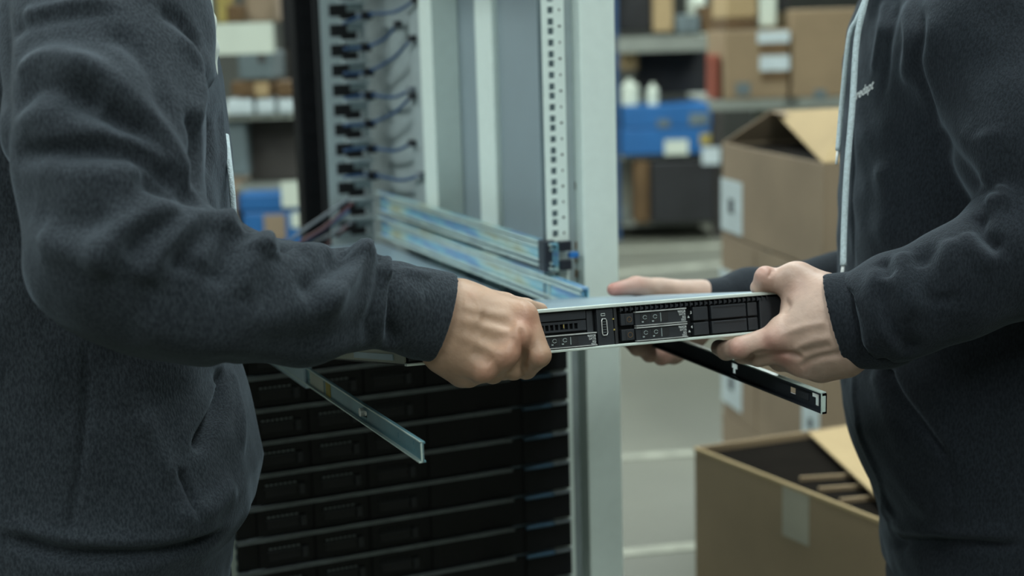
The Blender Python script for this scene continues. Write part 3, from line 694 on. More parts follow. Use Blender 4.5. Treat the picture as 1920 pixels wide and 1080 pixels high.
# ================================================================== PERSON ON THE LEFT
def person_left():
    es = F0; ef = R0
    base_c = pt(190, 1050, 1.45)
    t = thing('person', 'person at left in charcoal grey hoodie, right fist gripping the server front', 'person', (base_c[0], base_c[1], 0))
    Z = 1.45
    prof = [(-10, 325, .090, .185), (40, 362, .105, .195), (90, 388, .118, .195), (150, 402, .130, .195), (300, 422, .144, .19), (450, 432, .150, .185), (680, 436, .150, .18), (760, 456, .156, .18), (880, 484, .166, .182), (950, 470, .162, .18), (1000, 436, .150, .172), (1045, 428, .146, .165), (1100, 424, .144, .165)]
    cs, zs, As, Bs = [], [], [], []
    for py, fx, a, b in prof:
        P = pt(fx, py, Z)-ef*a; cs.append(P); zs.append(P[2]); As.append(a); Bs.append(b)
    hip = cs[-1]
    # ---- body (skin): head, neck, trunk, arms, hands, legs in one mesh
    hc = pt(285, -198, 1.47)
    hp, q, A = make_head(hc, ef*.93+es*.2, es*.97-ef*.2, .35)
    neck = [(cone(pt(262, -110, 1.46), pt(220, 60, 1.45), .055, .062), .03)]
    trunk = [(loft([z for z in zs], cs, [a-.02 for a in As], [b-.02 for b in Bs], ef, es), .02)]
    feet = []
    legs = []
    shoes = []
    for s in (-1, 1):
        h_ = hip+es*s*.09; k_ = np.array([h_[0], h_[1], .50])+ef*.02+es*s*.02; a_ = np.array([h_[0], h_[1], .09])-ef*.01+es*s*.03
        legs += [(cone(h_, k_, .075, .05), .02), (cone(k_, a_, .048, .036), .02)]
        feet.append((h_, k_, a_))
    NA = [(235, 100, 1.27), (215, 480, 1.17), (560, 574, 1.245), (800, 598, 1.325)]
    arm = chain([(pt(*NA[0]), .055), (pt(*NA[1]), .045), (pt(*NA[2]), .030), (pt(*NA[3]), .023)], .02)
    FA = [(240, 60, 1.62), (250, 480, 1.70), (400, 560, 1.72), (490, 585, 1.72)]
    arm2 = chain([(pt(*FA[0]), .05), (pt(*FA[1]), .042), (pt(*FA[2]), .034), (pt(*FA[3]), .028)], .02)
    V, Qd = mesh_field(hp+neck+trunk+legs+arm+arm2, .009); V = relax(V, Qd, 2)
    # ---- near hand (right hand, back of the hand to the camera)
    pm = [((790, 600, 1.335), 60), ((848, 607, 1.33), 62)]
    H_ = []
    def c(a, b, ra, rb, k): H_.append((cone(pt(*a), pt(*b), ra, rb), k))
    wr = (845, 600, 1.335)
    H_.append((flat(pt(775, 598, 1.33), pt(858, 602, 1.335), .034, .033, FW*.9+UU*.1, .72), 0))
    mcp = {'i': (976, 592, 1.332), 'm': (968, 631, 1.319), 'r': (943, 665, 1.312), 'p': (903, 692, 1.315)}
    c((862, 566, 1.338), mcp['i'], .021, .0145, .014); c((858, 592, 1.332), mcp['m'], .024, .0145, .014)
    c((850, 625, 1.333), mcp['r'], .023, .0140, .014); c((840, 648, 1.338), mcp['p'], .021, .0130, .014)
    c((838, 665, 1.345), (868, 694, 1.345), .019, .017, .016)                                       # heel / little finger edge
    c((862, 600, 1.355), (935, 640, 1.360), .028, .024, .016)                                       # palm thickness
    for kx, rr in (('i', .0135), ('m', .0132), ('r', .0126), ('p', .0118)):
        x, y, z = mcp[kx]; H_.append((ell(pt(x+4, y-1, z-.005), (rr*.88,)*3), .007))
    # thumb on top, behind
    c((880, 566, 1.362), (945, 572, 1.385), .017, .0125, .012); c((945, 572, 1.385), (985, 578, 1.405), .0115, .0100, .004); c((985, 578, 1.405), (1012, 583, 1.425), .0098, .0085, .003)
    # fingers: each own chain, kept apart
    Fg = []
    def fin(P, r): 
        for i in range(len(P)-1): Fg.append((cone(pt(*P[i]), pt(*P[i+1]), r[i], r[i+1]), .003 if i else .0012))
    fin([(984, 596, 1.330), (1011, 666, 1.320), (986, 690, 1.350), (967, 682, 1.376)], [.0126, .0110, .0105, .0090])
    fin([(968, 640, 1.324), (962, 690, 1.338), (944, 692, 1.362), (930, 684, 1.384)], [.0120, .0112, .0103, .0090])
    fin([(940, 676, 1.322), (924, 698, 1.336), (906, 698, 1.358), (892, 688, 1.378)], [.0114, .0106, .0098, .0086])
    fin([(900, 698, 1.326), (880, 706, 1.336), (862, 700, 1.354), (850, 690, 1.370)], [.0106, .0098, .0090, .0080])
    Vh, Qh = mesh_field(H_+[(f, .0045 if i % 3 == 0 else k) for i, (f, k) in enumerate(Fg)], .0016); Vh = relax(Vh, Qh, 2)
    def line(V_, Q_, pts, amp, wd): return folds(V_, Q_, [(pts, amp, wd)])
    Vh = folds(Vh, Qh, [([(976, 612), (982, 640), (984, 668), (978, 696)], -.0026, .0030), 
        ([(862, 572), (915, 586), (960, 592)], .0010, .005), ([(862, 598), (915, 613), (955, 626)], .0012, .005), ([(862, 628), (900, 646), (930, 660)], .0010, .005), ([(880, 545), (900, 575), (890, 610)], .0006, .003),
        ([(900, 596), (940, 606), (965, 612)], -.0014, .006), ([(900, 628), (930, 642), (950, 650)], -.0014, .006), ([(880, 655), (905, 672), (920, 684)], -.0012, .006)])
    # far hand, hidden beyond the sleeve, gripping the server side
    G = []
    w0 = pt(*FA[3]); dr = R0*.85+F0*.5; dr /= np.linalg.norm(dr)
    side_up = ZZ
    palm = w0+dr*.075
    G.append((flat(w0-dr*.05, w0, .03, .028, es, .7), 0))
    for j, (dz, ln, r_) in enumerate(((.024, .078, .0095), (.006, .088, .0098), (-.012, .080, .0094), (-.030, .062, .0085))):
        m_ = palm+ZZ*dz; G.append((cone(w0+ZZ*dz*.5, m_, .018, .013), .012))
        p1 = m_+dr*ln*.5-ZZ*.012; p2 = p1+F0*ln*.28-ZZ*.015; p3 = p2+F0*.016+ZZ*.004
        G += [(cone(m_, p1, r_*1.2, r_*1.05), .004), (cone(p1, p2, r_*1.05, r_), .002), (cone(p2, p3, r_, r_*.85), .002)]
    G += [(cone(w0+ZZ*.02, w0+dr*.04+ZZ*.045+F0*.02, .016, .012), .01), (cone(w0+dr*.04+ZZ*.045+F0*.02, w0+dr*.08+ZZ*.05+F0*.035, .011, .009), .003)]
    Vf, Qf = mesh_field(G, .003); Vf = relax(Vf, Qf, 1)
    VV = np.concatenate([V, Vh, Vf]); QQ = np.concatenate([Qd, Qh+len(V), Qf+len(V)+len(Vh)])
    red = np.zeros(len(VV))
    for kx, am in (('i', .75), ('m', .55), ('r', .45), ('p', .45)):
        x, y, z = mcp[kx]; P = pt(x+8, y+9, z-.012); red += .8*am*np.exp(-(np.linalg.norm(VV-P, axis=1)/.013)**2)
    for p in ((1012, 672, 1.31), (888, 545, 1.31), (905, 560, 1.30)): red += .3*np.exp(-(np.linalg.norm(VV-pt(*p), axis=1)/.006)**2)
    b_ = nets('body', VV, QQ, 'skin1', t, extra=np.clip(red, 0, .85))
    # ---- face details and hair
    for s in (-1, 1):
        P = q(.075, s*.032, -.008); e_ = MB(); 
        V1, Q1 = mesh_field([(ell(P, (.013,)*3), 0)], .004); nets('eye', V1, Q1, 'eye', t)
    V1, Q1 = mesh_field([(ell(q(-.025, 0, .045), (.100, .084, .090), A), 0), (ell(q(-.06, 0, -.02), (.055, .07, .07), A), .02)], .006, cuts=[ell(q(.085, 0, -.03), (.07, .09, .08), A)])
    nets('hair', V1, Q1, 'hair', t)
    # ---- hoodie
    P = []
    P.append((loft(zs, cs, As, Bs, ef, es), 0))
    P += [(cone(pt(205, 40, 1.62), pt(215, 20, 1.45), .078, .078), .04), (cone(pt(215, 20, 1.45), pt(215, 70, 1.27), .078, .086), .04)]     # shoulders
    P.append((ell(pt(120, -70, 1.46), (.10, .13, .085), np.stack([ef, es, ZZ])), .03))                                                   # folded hood
    P.append((cone(pt(170, -50, 1.38), pt(318, -30, 1.42), .032, .026), .02)); P.append((cone(pt(170, -50, 1.54), pt(318, -30, 1.50), .032, .026), .02))
    P += C3([(225, 60, 1.62, 130), (250, 480, 1.70, 105), (390, 556, 1.72, 75), (465, 580, 1.72, 58)], .02)                               # far sleeve
    P += C3([(205, 60, 1.27, 190), (196, 250, 1.205, 180), (222, 470, 1.17, 168)], .012)
    P += C3([(222, 470, 1.17, 168), (300, 520, 1.18, 152), (400, 546, 1.19, 134), (560, 574, 1.235, 110), (655, 561, 1.275, 95), (728, 566, 1.30, 76)], .012)
    P += [(flat(pt(742, 575, 1.305), pt(800, 592, 1.33), 84/F*1.31, 80/F*1.32, FW, .75), .008)]
    P += [(flat(pt(800, 592, 1.33), pt(826, 598, 1.335), 80/F*1.32, 77/F*1.32, FW, .75), .008)]
    wn = pt(858, 596, 1.335)-pt(800, 590, 1.33); wn /= np.linalg.norm(wn)
    pA, pB = pt(852, 522, 1.335), pt(806, 676, 1.335)
    pn = np.cross(pB-pA, FW); pn /= np.linalg.norm(pn); pn = pn if pn@RR > 0 else -pn
    pE = pt(812, 590, 1.335)
    V, Qd = mesh_field(P, .0036, cuts=[((lambda P_: -((P_-pE)@pn)), pt(810, 600, 1.33)-.11, pt(810, 600, 1.33)+.11)]); V = relax(V, Qd, 3)
    fl = [([(30, 290), (110, 284), (240, 290), (300, 322), (358, 368)], -.008, .008), ([(60, 272), (160, 262), (250, 270), (320, 310)], .006, .014),
          ([(40, 320), (140, 330), (230, 330), (262, 318)], .006, .016),
          ([(90, 120), (180, 140), (260, 200), (330, 290), (362, 350)], .006, .012), ([(110, 190), (190, 215), (260, 245), (320, 300)], -.006, .010),
          ([(30, 150), (70, 115), (120, 110), (190, 150)], .006, .012), ([(25, 205), (70, 165), (130, 175), (190, 200)], -.005, .010), ([(25, 235), (90, 215), (160, 225), (215, 245)], .005, .012),
          ([(195, 205), (235, 232), (280, 250)], -.005, .007), ([(330, 60), (368, 120), (372, 180), (362, 240)], .005, .010), ([(300, 15), (345, 45), (375, 95)], -.006, .008), ([(352, 210), (368, 270), (362, 350)], -.006, .008),
          ([(40, 40), (110, 15), (220, 5)], .005, .010), ([(20, 60), (100, 30), (200, 22)], -.004, .008),
          # elbow bend
          ([(360, 372), (330, 390), (250, 420), (195, 480), (180, 520)], .0075, .012), ([(365, 382), (310, 420), (262, 450), (230, 480)], -.007, .009), ([(375, 378), (330, 372), (290, 350), (255, 340)], -.008, .008),
          ([(395, 392), (330, 440), (285, 490), (262, 530)], .008, .012), ([(408, 425), (350, 470), (330, 510)], -.006, .010), ([(440, 412), (400, 440), (360, 500)], .006, .012),
          ([(480, 430), (430, 470), (400, 540)], -.006, .010), ([(500, 440), (470, 480), (450, 560)], .005, .012),
          # forearm long folds
          ([(590, 590), (640, 530), (680, 485), (700, 470)], .011, .011), ([(560, 560), (600, 530), (640, 490), (655, 466)], -.009, .011), ([(420, 600), (520, 590), (590, 560), (625, 530)], .005, .014),
          ([(712, 480), (716, 540), (700, 600), (690, 650)], -.005, .007), ([(738, 490), (742, 540), (738, 600), (733, 645)], -.008, .0055), ([(728, 486), (726, 520)], .006, .007),
          ([(640, 690), (700, 655), (745, 640)], .004, .010), ([(470, 640), (600, 640), (700, 600)], -.004, .014), ([(250, 600), (400, 640), (560, 650)], .005, .02),
          # bumps of the silhouette along the top of the forearm
          ([(418, 412), (430, 440)], .006, .014), ([(485, 445), (490, 480)], .008, .016), ([(530, 462), (540, 470)], -.006, .010), ([(560, 470), (600, 468), (640, 480)], .004, .010), ([(660, 468), (670, 490)], .006, .012), ([(702, 475), (707, 490)], -.008, .006),
          ([(752, 505), (790, 515), (840, 525)], .003, .006), ([(780, 540), (775, 600), (760, 650)], .002, .008),
          # torso: pocket edge and seams
          ([(420, 672), (418, 750), (395, 800), (365, 845)], -.013, .007), ([(434, 690), (446, 760), (452, 850)], .004, .012), ([(163, 640), (160, 780), (145, 900), (130, 1000)], -.003, .003), ([(332, 875), (352, 920), (370, 975)], -.004, .003), ([(265, 770), (300, 850), (335, 900)], .003, .012),
          ([(200, 60), (250, 90), (290, 150), (310, 230)], -.004, .010), ([(60, 400), (130, 420), (210, 410)], -.004, .012), ([(70, 440), (140, 470), (200, 465)], .005, .014), ([(0, 1004), (60, 1022), (150, 1040), (300, 1036), (380, 1018), (420, 1000)], -.010, .007), ([(0, 990), (60, 1005), (150, 1022), (300, 1020), (420, 985)], .004, .009), ([(440, 905), (400, 950), (330, 985)], .004, .012),
          ([(8, 0), (10, 200), (10, 330)], -.004, .010), ([(380, 100), (410, 200), (420, 330)], .003, .012), ([(376, 130), (392, 240), (384, 340)], -.005, .008)]
    V = folds(V, Qd, fl); V = wrinkle(V, Qd, .0012, 55, 3); V = relax(V, Qd, 1, .4)
    # open cuff end: trim everything beyond the cuff plane
    cp_ = pt(848, 590, 1.325)
    hd = nets('hoodie', V, Qd, 'hood1', t)
    # ribbed cuff as an own piece, a hollow band
    cu = [(flat(pt(748, 577, 1.305), pt(838, 597, 1.332), 84/F*1.31, 80/F*1.33, FW, .78), 0)]
    ax = pt(838, 597, 1.332)-pt(748, 577, 1.305); ax /= np.linalg.norm(ax)
    endp = pt(838, 597, 1.332)
    # slanted end plane (top further right than the bottom)
    pA, pB = pt(852, 522, 1.335), pt(806, 676, 1.335)
    pn = np.cross(pB-pA, -FW+RR*.28); pn /= np.linalg.norm(pn); pn = pn if pn@RR > 0 else -pn
    half = lambda P_: -((P_-pA)@pn)
    hs_ = (half, endp-.12, endp+.12)
    cu.append((flat(pt(790, 590, 1.325), pt(862, 600, 1.337), 82/F*1.325, 80/F*1.335, FW, .78), .01))
    V, Qd = mesh_field(cu, .0024, cuts=[hs_, flat(pt(812, 592, 1.331), pt(890, 602, 1.338), 75/F*1.33, 76/F*1.34, FW, .74)]); V = relax(V, Qd, 2)
    V = folds(V, Qd, [([(770, 520), (765, 600), (752, 640)], -.002, .004), ([(800, 540), (790, 600)], .001, .005)])
    nets('cuff', V, Qd, 'hood1', hd)
    # T-shirt collar, cord
    V, Qd = mesh_field([(cone(pt(345, 8, 1.46), pt(376, 40, 1.47), .026, .016), 0), (cone(pt(376, 40, 1.47), pt(396, 90, 1.48), .0115, .007), .01), (cone(pt(396, 90, 1.48), pt(404, 140, 1.48), .006, .003), .01)], .003)
    nets('tee_shirt', V, Qd, 'tee', t, label='white T-shirt at the neck')
    MB().tube(spline([pt(424, 255, 1.47), pt(428, 290, 1.445), pt(434, 345, 1.43), pt(438, 395, 1.43), pt(440, 430, 1.43)], 6), .0031, 8).build('drawstring', 'cord', hd, smooth=True)
    # jeans and shoes
    J = [(loft([cs[-1][2]-.02, cs[-2][2], cs[-3][2]], [cs[-1], cs[-2], cs[-3]], [.136, .136, .138], [.158, .158, .158], ef, es), 0), (ell(hip-ZZ*.03, (.14, .165, .10), np.stack([ef, es, ZZ])), .03)]
    for h_, k_, a_ in feet: J += [(cone(h_-ZZ*.02, k_, .095, .072), .03), (cone(k_, a_+ZZ*.02, .070, .060), .02)]
    V, Qd = mesh_field(J, .008); V = wrinkle(relax(V, Qd, 2), Qd, .002, 40, 5); nets('jeans', V, Qd, 'denim', t)
    for h_, k_, a_ in feet:
        f_ = np.array([a_[0], a_[1], .045])
        V, Qd = mesh_field([(flat(f_-ef*.05, f_+ef*.06, .045, .043, ZZ, 1), 0), (flat(f_+ef*.06, f_+ef*.17-ZZ*.012, .043, .034, ZZ, .9), .03), (cone(f_, f_+ZZ*.05, .045, .042), .02)], .006, cuts=[(lambda P_: P_[..., 2]-.002, f_-.3, np.array([f_[0]+.3, f_[1]+.3, .002]))])
        nets('shoe', V, Qd, 'shoe', t)
person_left()

# ================================================================== PERSON ON THE RIGHT
def person_right():
    ef = -R0; es = F0; Z = 1.70
    prof = [(-10, 1640, .095, .19), (50, 1612, .115, .20), (120, 1600, .13, .20), (250, 1592, .14, .198), (400, 1588, .145, .19), (520, 1586, .148, .185), (690, 1588, .150, .18), (780, 1592, .150, .18), (850, 1612, .148, .178), (920, 1642, .140, .172), (975, 1660, .136, .168), (1030, 1664, .136, .165), (1075, 1672, .134, .163)]
    cs, zs, As, Bs = [], [], [], []
    for py, fx, a, b in prof:
        P = pt(fx, py, Z)-ef*a; cs.append(P); zs.append(P[2]); As.append(a); Bs.append(b)
    hip = cs[-1]
    t = thing('person', 'person at right in blue-black hoodie with pale drawstrings, both hands on the server', 'person', (hip[0], hip[1], 0))
    hc = pt(1745, -170, 1.70)
    hp, q, A = make_head(hc, ef*.96+es*.1, es, .35)
    neck = [(cone(pt(1755, -80, 1.7), pt(1815, 40, 1.7), .055, .062), .03)]
    trunk = [(loft(zs, cs, [a-.02 for a in As], [b-.02 for b in Bs], ef, es), .02)]
    legs, feet = [], []
    for s in (-1, 1):
        h_ = hip+es*s*.09; k_ = np.array([h_[0], h_[1], .50])+ef*.02+es*s*.02; a_ = np.array([h_[0], h_[1], .09])-ef*.01+es*s*.03
        legs += [(cone(h_, k_, .075, .05), .02), (cone(k_, a_, .048, .036), .02)]; feet.append((h_, k_, a_))
    arm = chain([(pt(1880, 70, 1.53), .052), (pt(2010, 440, 1.44), .044), (pt(1800, 540, 1.44), .037), (pt(1610, 600, 1.46), .030)], .02)
    arm2 = chain([(pt(1840, 60, 1.88), .052), (pt(1800, 470, 1.98), .042), (pt(1550, 540, 1.92), .036), (pt(1345, 560, 1.84), .028)], .02)
    V, Qd = mesh_field(hp+neck+trunk+legs+arm+arm2, .009); V = relax(V, Qd, 2)
    # ---- near hand (left hand)
    H_ = []
    def c(a, b, ra, rb, k): H_.append((cone(pt(*a), pt(*b), ra, rb), k))
    H_.append((flat(pt(1640, 606, 1.465), pt(1560, 600, 1.462), .040, .038, FW, .62), 0))
    c((1560, 566, 1.468), (1500, 530, 1.485), .028, .020, .014)          # thumb side
    c((1565, 600, 1.462), (1470, 622, 1.462), .032, .018, .014)          # index metacarpal
    c((1560, 590, 1.470), (1505, 580, 1.480), .030, .022, .016)
    c((1568, 630, 1.462), (1480, 655, 1.468), .030, .0165, .014)
    c((1575, 655, 1.468), (1505, 680, 1.474), .027, .0155, .016)
    c((1575, 668, 1.480), (1540, 690, 1.480), .022, .0150, .016)
    c((1535, 620, 1.480), (1500, 640, 1.486), .030, .024, .016)
    # thumb
    T = [(1500, 530, 1.484), (1476, 527, 1.490), (1439, 525, 1.494), (1420, 539, 1.497)]
    c(T[0], T[1], .0165, .0140, .010); c(T[1], T[2], .0138, .0124, .006); c(T[2], T[3], .0112, .0078, .004)
    H_.append((ell(pt(1434, 518, 1.490), (.0105,)*3), .006)); H_.append((ell(pt(1490, 516, 1.484), (.013,)*3), .008))
    H_.append((ell(pt(1455, 634, 1.452), (.0120,)*3), .008))
    Fg = []
    def fin(P, r):
        for i in range(len(P)-1): Fg.append((cone(pt(*P[i]), pt(*P[i+1]), r[i], r[i+1]), .003 if i else .0055))
    fin([(1462, 632, 1.462), (1388, 652, 1.462), (1362, 657, 1.488), (1348, 652, 1.512)], [.0145, .0112, .0102, .0088])
    fin([(1478, 656, 1.470), (1422, 668, 1.482), (1392, 664, 1.508), (1378, 655, 1.530)], [.0135, .0108, .0100, .0088])
    fin([(1500, 678, 1.476), (1462, 678, 1.496), (1440, 666, 1.524), (1428, 654, 1.545)], [.0128, .0102, .0096, .0085])
    fin([(1535, 688, 1.482), (1508, 690, 1.502), (1484, 676, 1.526), (1470, 660, 1.545)], [.0120, .0100, .0090, .0080])
    Vh, Qh = mesh_field(H_+Fg, .0017); Vh = relax(Vh, Qh, 2)
    Vh = folds(Vh, Qh, [([(1400, 672), (1430, 662), (1480, 664), (1505, 672)], -.0030, .0035), ([(1470, 562), (1478, 575), (1470, 590)], -.0015, .004), ([(1500, 690), (1530, 672), (1570, 664), (1590, 655)], -.002, .004),
        ([(1470, 625), (1510, 612), (1550, 606)], .0012, .004), ([(1485, 655), (1520, 640), (1560, 632)], .0012, .004), ([(1440, 520), (1446, 512), (1448, 506)], -.001, .002), ([(1500, 660), (1530, 655), (1560, 648)], -.0012, .004)])
    # ---- far hand
    G = []
    def g(a, b, ra, rb, k): G.append((cone(pt(*a), pt(*b), ra, rb), k))
    G.append((flat(pt(1370, 565, 1.84), pt(1300, 575, 1.82), .030, .030, FW, .7), 0))
    g((1310, 560, 1.82), (1235, 545, 1.79), .022, .0165, .012); g((1300, 600, 1.82), (1225, 600, 1.81), .028, .022, .016); g((1290, 620, 1.83), (1240, 640, 1.82), .026, .018, .014)
    g((1235, 545, 1.79), (1192, 536, 1.775), .0150, .0125, .004); g((1192, 536, 1.775), (1150, 543, 1.765), .0115, .0085, .003)
    for x, y, z, x2, y2, z2 in ((1240, 640, 1.79, 1195, 652, 1.765), (1255, 655, 1.80, 1218, 664, 1.77), (1268, 660, 1.82, 1240, 670, 1.79), (1280, 655, 1.84, 1262, 668, 1.82)):
        G.append((cone(pt(x, y, z), pt(x2, y2, z2), .0135, .0105), .005)); G.append((cone(pt(x2, y2, z2), pt(x2-22, y2-16, z2+.02), .0100, .0085), .003))
    Vf, Qf = mesh_field(G, .0028); Vf = relax(Vf, Qf, 1)
    VV = np.concatenate([V, Vh, Vf]); QQ = np.concatenate([Qd, Qh+len(V), Qf+len(V)+len(Vh)])
    red = np.zeros(len(VV))
    for x, y, z, am, s_ in ((1450, 640, 1.452, .75, .012), (1470, 672, 1.46, .5, .012), (1382, 655, 1.455, .45, .012), (1432, 512, 1.486, .4, .012), (1500, 545, 1.47, .25, .014), (1150, 542, 1.765, .8, .016), (1192, 532, 1.77, .4, .012), (1240, 665, 1.78, .35, .03), (1500, 690, 1.47, .3, .015)):
        red += am*np.exp(-(np.linalg.norm(VV-pt(x, y, z), axis=1)/s_)**2)
    nets('body', VV, QQ, 'skin2', t, extra=np.clip(red, 0, .85))
    for s in (-1, 1):
        V1, Q1 = mesh_field([(ell(q(.075, s*.032, -.008), (.013,)*3), 0)], .004); nets('eye', V1, Q1, 'eye', t)
    V1, Q1 = mesh_field([(ell(q(-.025, 0, .045), (.100, .084, .090), A), 0), (ell(q(-.06, 0, -.02), (.055, .07, .07), A), .02)], .006, cuts=[ell(q(.085, 0, -.03), (.07, .09, .08), A)])
    nets('hair', V1, Q1, 'hair', t)
    # ---- hoodie
    P = [(loft(zs, cs, As, Bs, ef, es), 0)]
    P += [(cone(pt(1840, 50, 1.88), pt(1800, 20, 1.7), .085, .085), .05), (cone(pt(1800, 20, 1.7), pt(1880, 70, 1.53), .085, .085), .05)]
    P.append((ell(pt(1900, -60, 1.7), (.10, .13, .085), np.stack([ef, es, ZZ])), .03))
    P.append((cone(pt(1860, -40, 1.62), pt(1690, -20, 1.66), .035, .030), .025)); P.append((cone(pt(1860, -40, 1.78), pt(1690, -20, 1.74), .035, .030), .025))
    P += C3([(1840, 60, 1.88, 110), (1800, 470, 1.98, 92), (1560, 548, 1.92, 68), (1400, 560, 1.86, 52), (1330, 566, 1.835, 42)], .02)
    P += C3([(1880, 80, 1.53, 150), (1950, 260, 1.47, 148), (2000, 430, 1.44, 138)], .02)
    P += C3([(2000, 430, 1.44, 138), (1920, 470, 1.44, 125), (1800, 528, 1.44, 105), (1680, 578, 1.45, 98), (1625, 596, 1.455, 88)], .012)
    P += [(flat(pt(1640, 596, 1.455), pt(1600, 602, 1.46), 90/F*1.455, 86/F*1.46, FW, .75), .01)]
    pA, pB = pt(1544, 513, 1.46), pt(1592, 690, 1.46)
    pn = np.cross(pB-pA, FW); pn /= np.linalg.norm(pn); pn = pn if pn@RR < 0 else -pn
    pE = pt(1590, 600, 1.46); cE = pt(1570, 600, 1.462)
    V, Qd = mesh_field(P, .0038, cuts=[((lambda P_: -((P_-pE)@pn)), cE-.12, cE+.12)]); V = relax(V, Qd, 3)
    fl = [([(1720, 0), (1728, 60), (1722, 120), (1740, 180), (1760, 240)], -.005, .009), ([(1700, 0), (1706, 80), (1700, 160)], .004, .010), ([(1740, 20), (1745, 100), (1760, 190), (1850, 330), (1880, 350)], .002, .016),
          ([(1680, 10), (1668, 90), (1655, 180)], -.003, .010), ([(1660, 0), (1650, 70), (1632, 140)], .003, .010), ([(1760, 240), (1800, 300), (1850, 345)], -.004, .012), ([(1850, 240), (1860, 300), (1850, 350)], .004, .016),
          # forearm
          ([(1590, 540), (1600, 600), (1620, 660), (1650, 690)], -.004, .006), ([(1640, 500), (1636, 560), (1655, 620), (1700, 660)], .005, .010), ([(1655, 530), (1662, 590), (1690, 640), (1720, 655)], -.006, .009),
          ([(1700, 475), (1690, 520), (1720, 600)], .005, .012), ([(1670, 520), (1662, 500), (1655, 488)], -.006, .007), ([(1730, 460), (1760, 520), (1760, 580)], -.005, .012), ([(1790, 450), (1770, 500), (1780, 560)], .005, .012),
          ([(1838, 400), (1842, 440), (1880, 470)], -.008, .008), ([(1850, 385), (1900, 370)], .007, .010), ([(1810, 440), (1830, 470), (1870, 500)], .005, .010), ([(1880, 365), (1890, 350)], .005, .008), ([(1720, 478), (1728, 500)], -.004, .008),
          # torso
          ([(1655, 672), (1665, 700), (1690, 750), (1740, 812), (1782, 868)], -.007, .005), ([(1780, 868), (1786, 930), (1790, 1000)], -.002, .003), ([(1640, 690), (1660, 760), (1700, 830)], .003, .012),
          ([(1600, 700), (1612, 800), (1650, 900), (1672, 1000)], .003, .006), ([(1670, 1020), (1760, 1016), (1920, 1022)], -.006, .006), ([(1655, 985), (1760, 1000), (1920, 1005)], .004, .010), ([(1660, 960), (1672, 950)], .004, .01),
          ([(1600, 200), (1598, 400), (1600, 520)], -.002, .004), ([(1650, 300), (1660, 400), (1650, 480)], .003, .018)]
    V = folds(V, Qd, fl); V = wrinkle(V, Qd, .0013, 50, 9); V = relax(V, Qd, 1, .4)
    hd = nets('hoodie', V, Qd, 'hood2', t)
    # cuffs
    pA, pB, pC = pt(1544, 513, 1.46), pt(1592, 690, 1.46), pt(1540, 600, 1.44)
    ctr = pt(1555, 600, 1.462)
    pn = np.cross(pB-pA, FW); pn /= np.linalg.norm(pn); pn = pn if pn@RR < 0 else -pn
    pn = np.cross(pB-pA, -FW-RR*.38); pn /= np.linalg.norm(pn); pn = pn if pn@RR < 0 else -pn
    pM = pt(1566, 600, 1.462)
    half = (lambda P_: -((P_-pM)@pn)-.000, ctr-.13, ctr+.13)
    V, Qd = mesh_field([(flat(pt(1655, 598, 1.457), pt(1530, 603, 1.465), 95/F*1.457, 88/F*1.46, FW, .78), 0)], .0026, cuts=[half, flat(pt(1600, 601, 1.462), pt(1480, 604, 1.466), 83/F*1.46, 80/F*1.46, FW, .76)]); V = relax(V, Qd, 2)
    nets('cuff', V, Qd, 'hood2', hd)
    V, Qd = mesh_field([(cone(pt(1370, 563, 1.845), pt(1290, 570, 1.82), 46/F*1.84, 42/F*1.82), 0)], .003, cuts=[cone(pt(1298, 572, 1.825), pt(1230, 572, 1.81), 34/F*1.82, 38/F*1.8)]); V = relax(V, Qd, 2)
    nets('cuff', V, Qd, 'hood2', hd)
    # logo wording embroidered on the chest, dropped on the cloth
    dg = bpy.context.evaluated_depsgraph_get
    me = hd.data; off = np.array(root_loc(hd)); vv = np.empty(len(me.vertices)*3, np.float32); me.vertices.foreach_get('co', vv); vv = vv.reshape(-1, 3)+off
    bv = BVHTree.FromPolygons([tuple(v) for v in vv], [tuple(p.vertices) for p in me.polygons])
    cv = bpy.data.curves.new('logo', 'FONT'); cv.body = 'redapt'; cv.size = 1; cv.extrude = 0; cv.offset = .012; o = bpy.data.objects.new('tmp', cv); COL.objects.link(o); bpy.context.view_layer.update()
    tm = bpy.data.meshes.new_from_object(o.evaluated_get(dg())); bpy.data.objects.remove(o)
    xs = [v.co.x for v in tm.vertices]; wmax = max(xs); mb = MB(); vs = []
    for v in tm.vertices:
        u = v.co.x/wmax; px = 1605+u*33+v.co.y*4.0; py = 188-u*22-v.co.y*27
        h = bv.ray_cast(Vector(CAM), Vector(ray(px, py)).normalized()); P_ = np.array(h[0]) if h[0] is not None else pt(px, py, 1.62)
        vs.append(P_+np.array(h[1] if h[1] is not None else -FW)*.0008-FW*.0006)
    mb.add(vs, [tuple(p.vertices) for p in tm.polygons]); mb.build('chest_logo', 'print', hd, label='small white embroidered word')
    # drawstrings
    a = MB().tube(spline([pt(1630, -30, 1.56), pt(1618, 20, 1.56), pt(1606, 80, 1.565), pt(1598, 200, 1.57), pt(1588, 320, 1.575), pt(1583, 420, 1.58), pt(1581, 498, 1.58)], 8), .0036, 10).build('drawstring', 'cord', hd, smooth=True)
    MB().tube([pt(1581, 497, 1.58), pt(1578, 521, 1.58)], .0019, 8).build('drawstring_tip', 'print', hd, smooth=True)
    a = MB().tube(spline([pt(1622, 0, 1.575), pt(1607, 36, 1.575), pt(1594, 62, 1.58), pt(1586, 120, 1.585), pt(1578, 200, 1.59), pt(1571, 282, 1.59)], 8), .0030, 10).build('drawstring', 'cord', hd, smooth=True)
    MB().tube([pt(1571, 281, 1.59), pt(1568, 308, 1.59)], .0016, 8).build('drawstring_tip', 'print', hd, smooth=True)
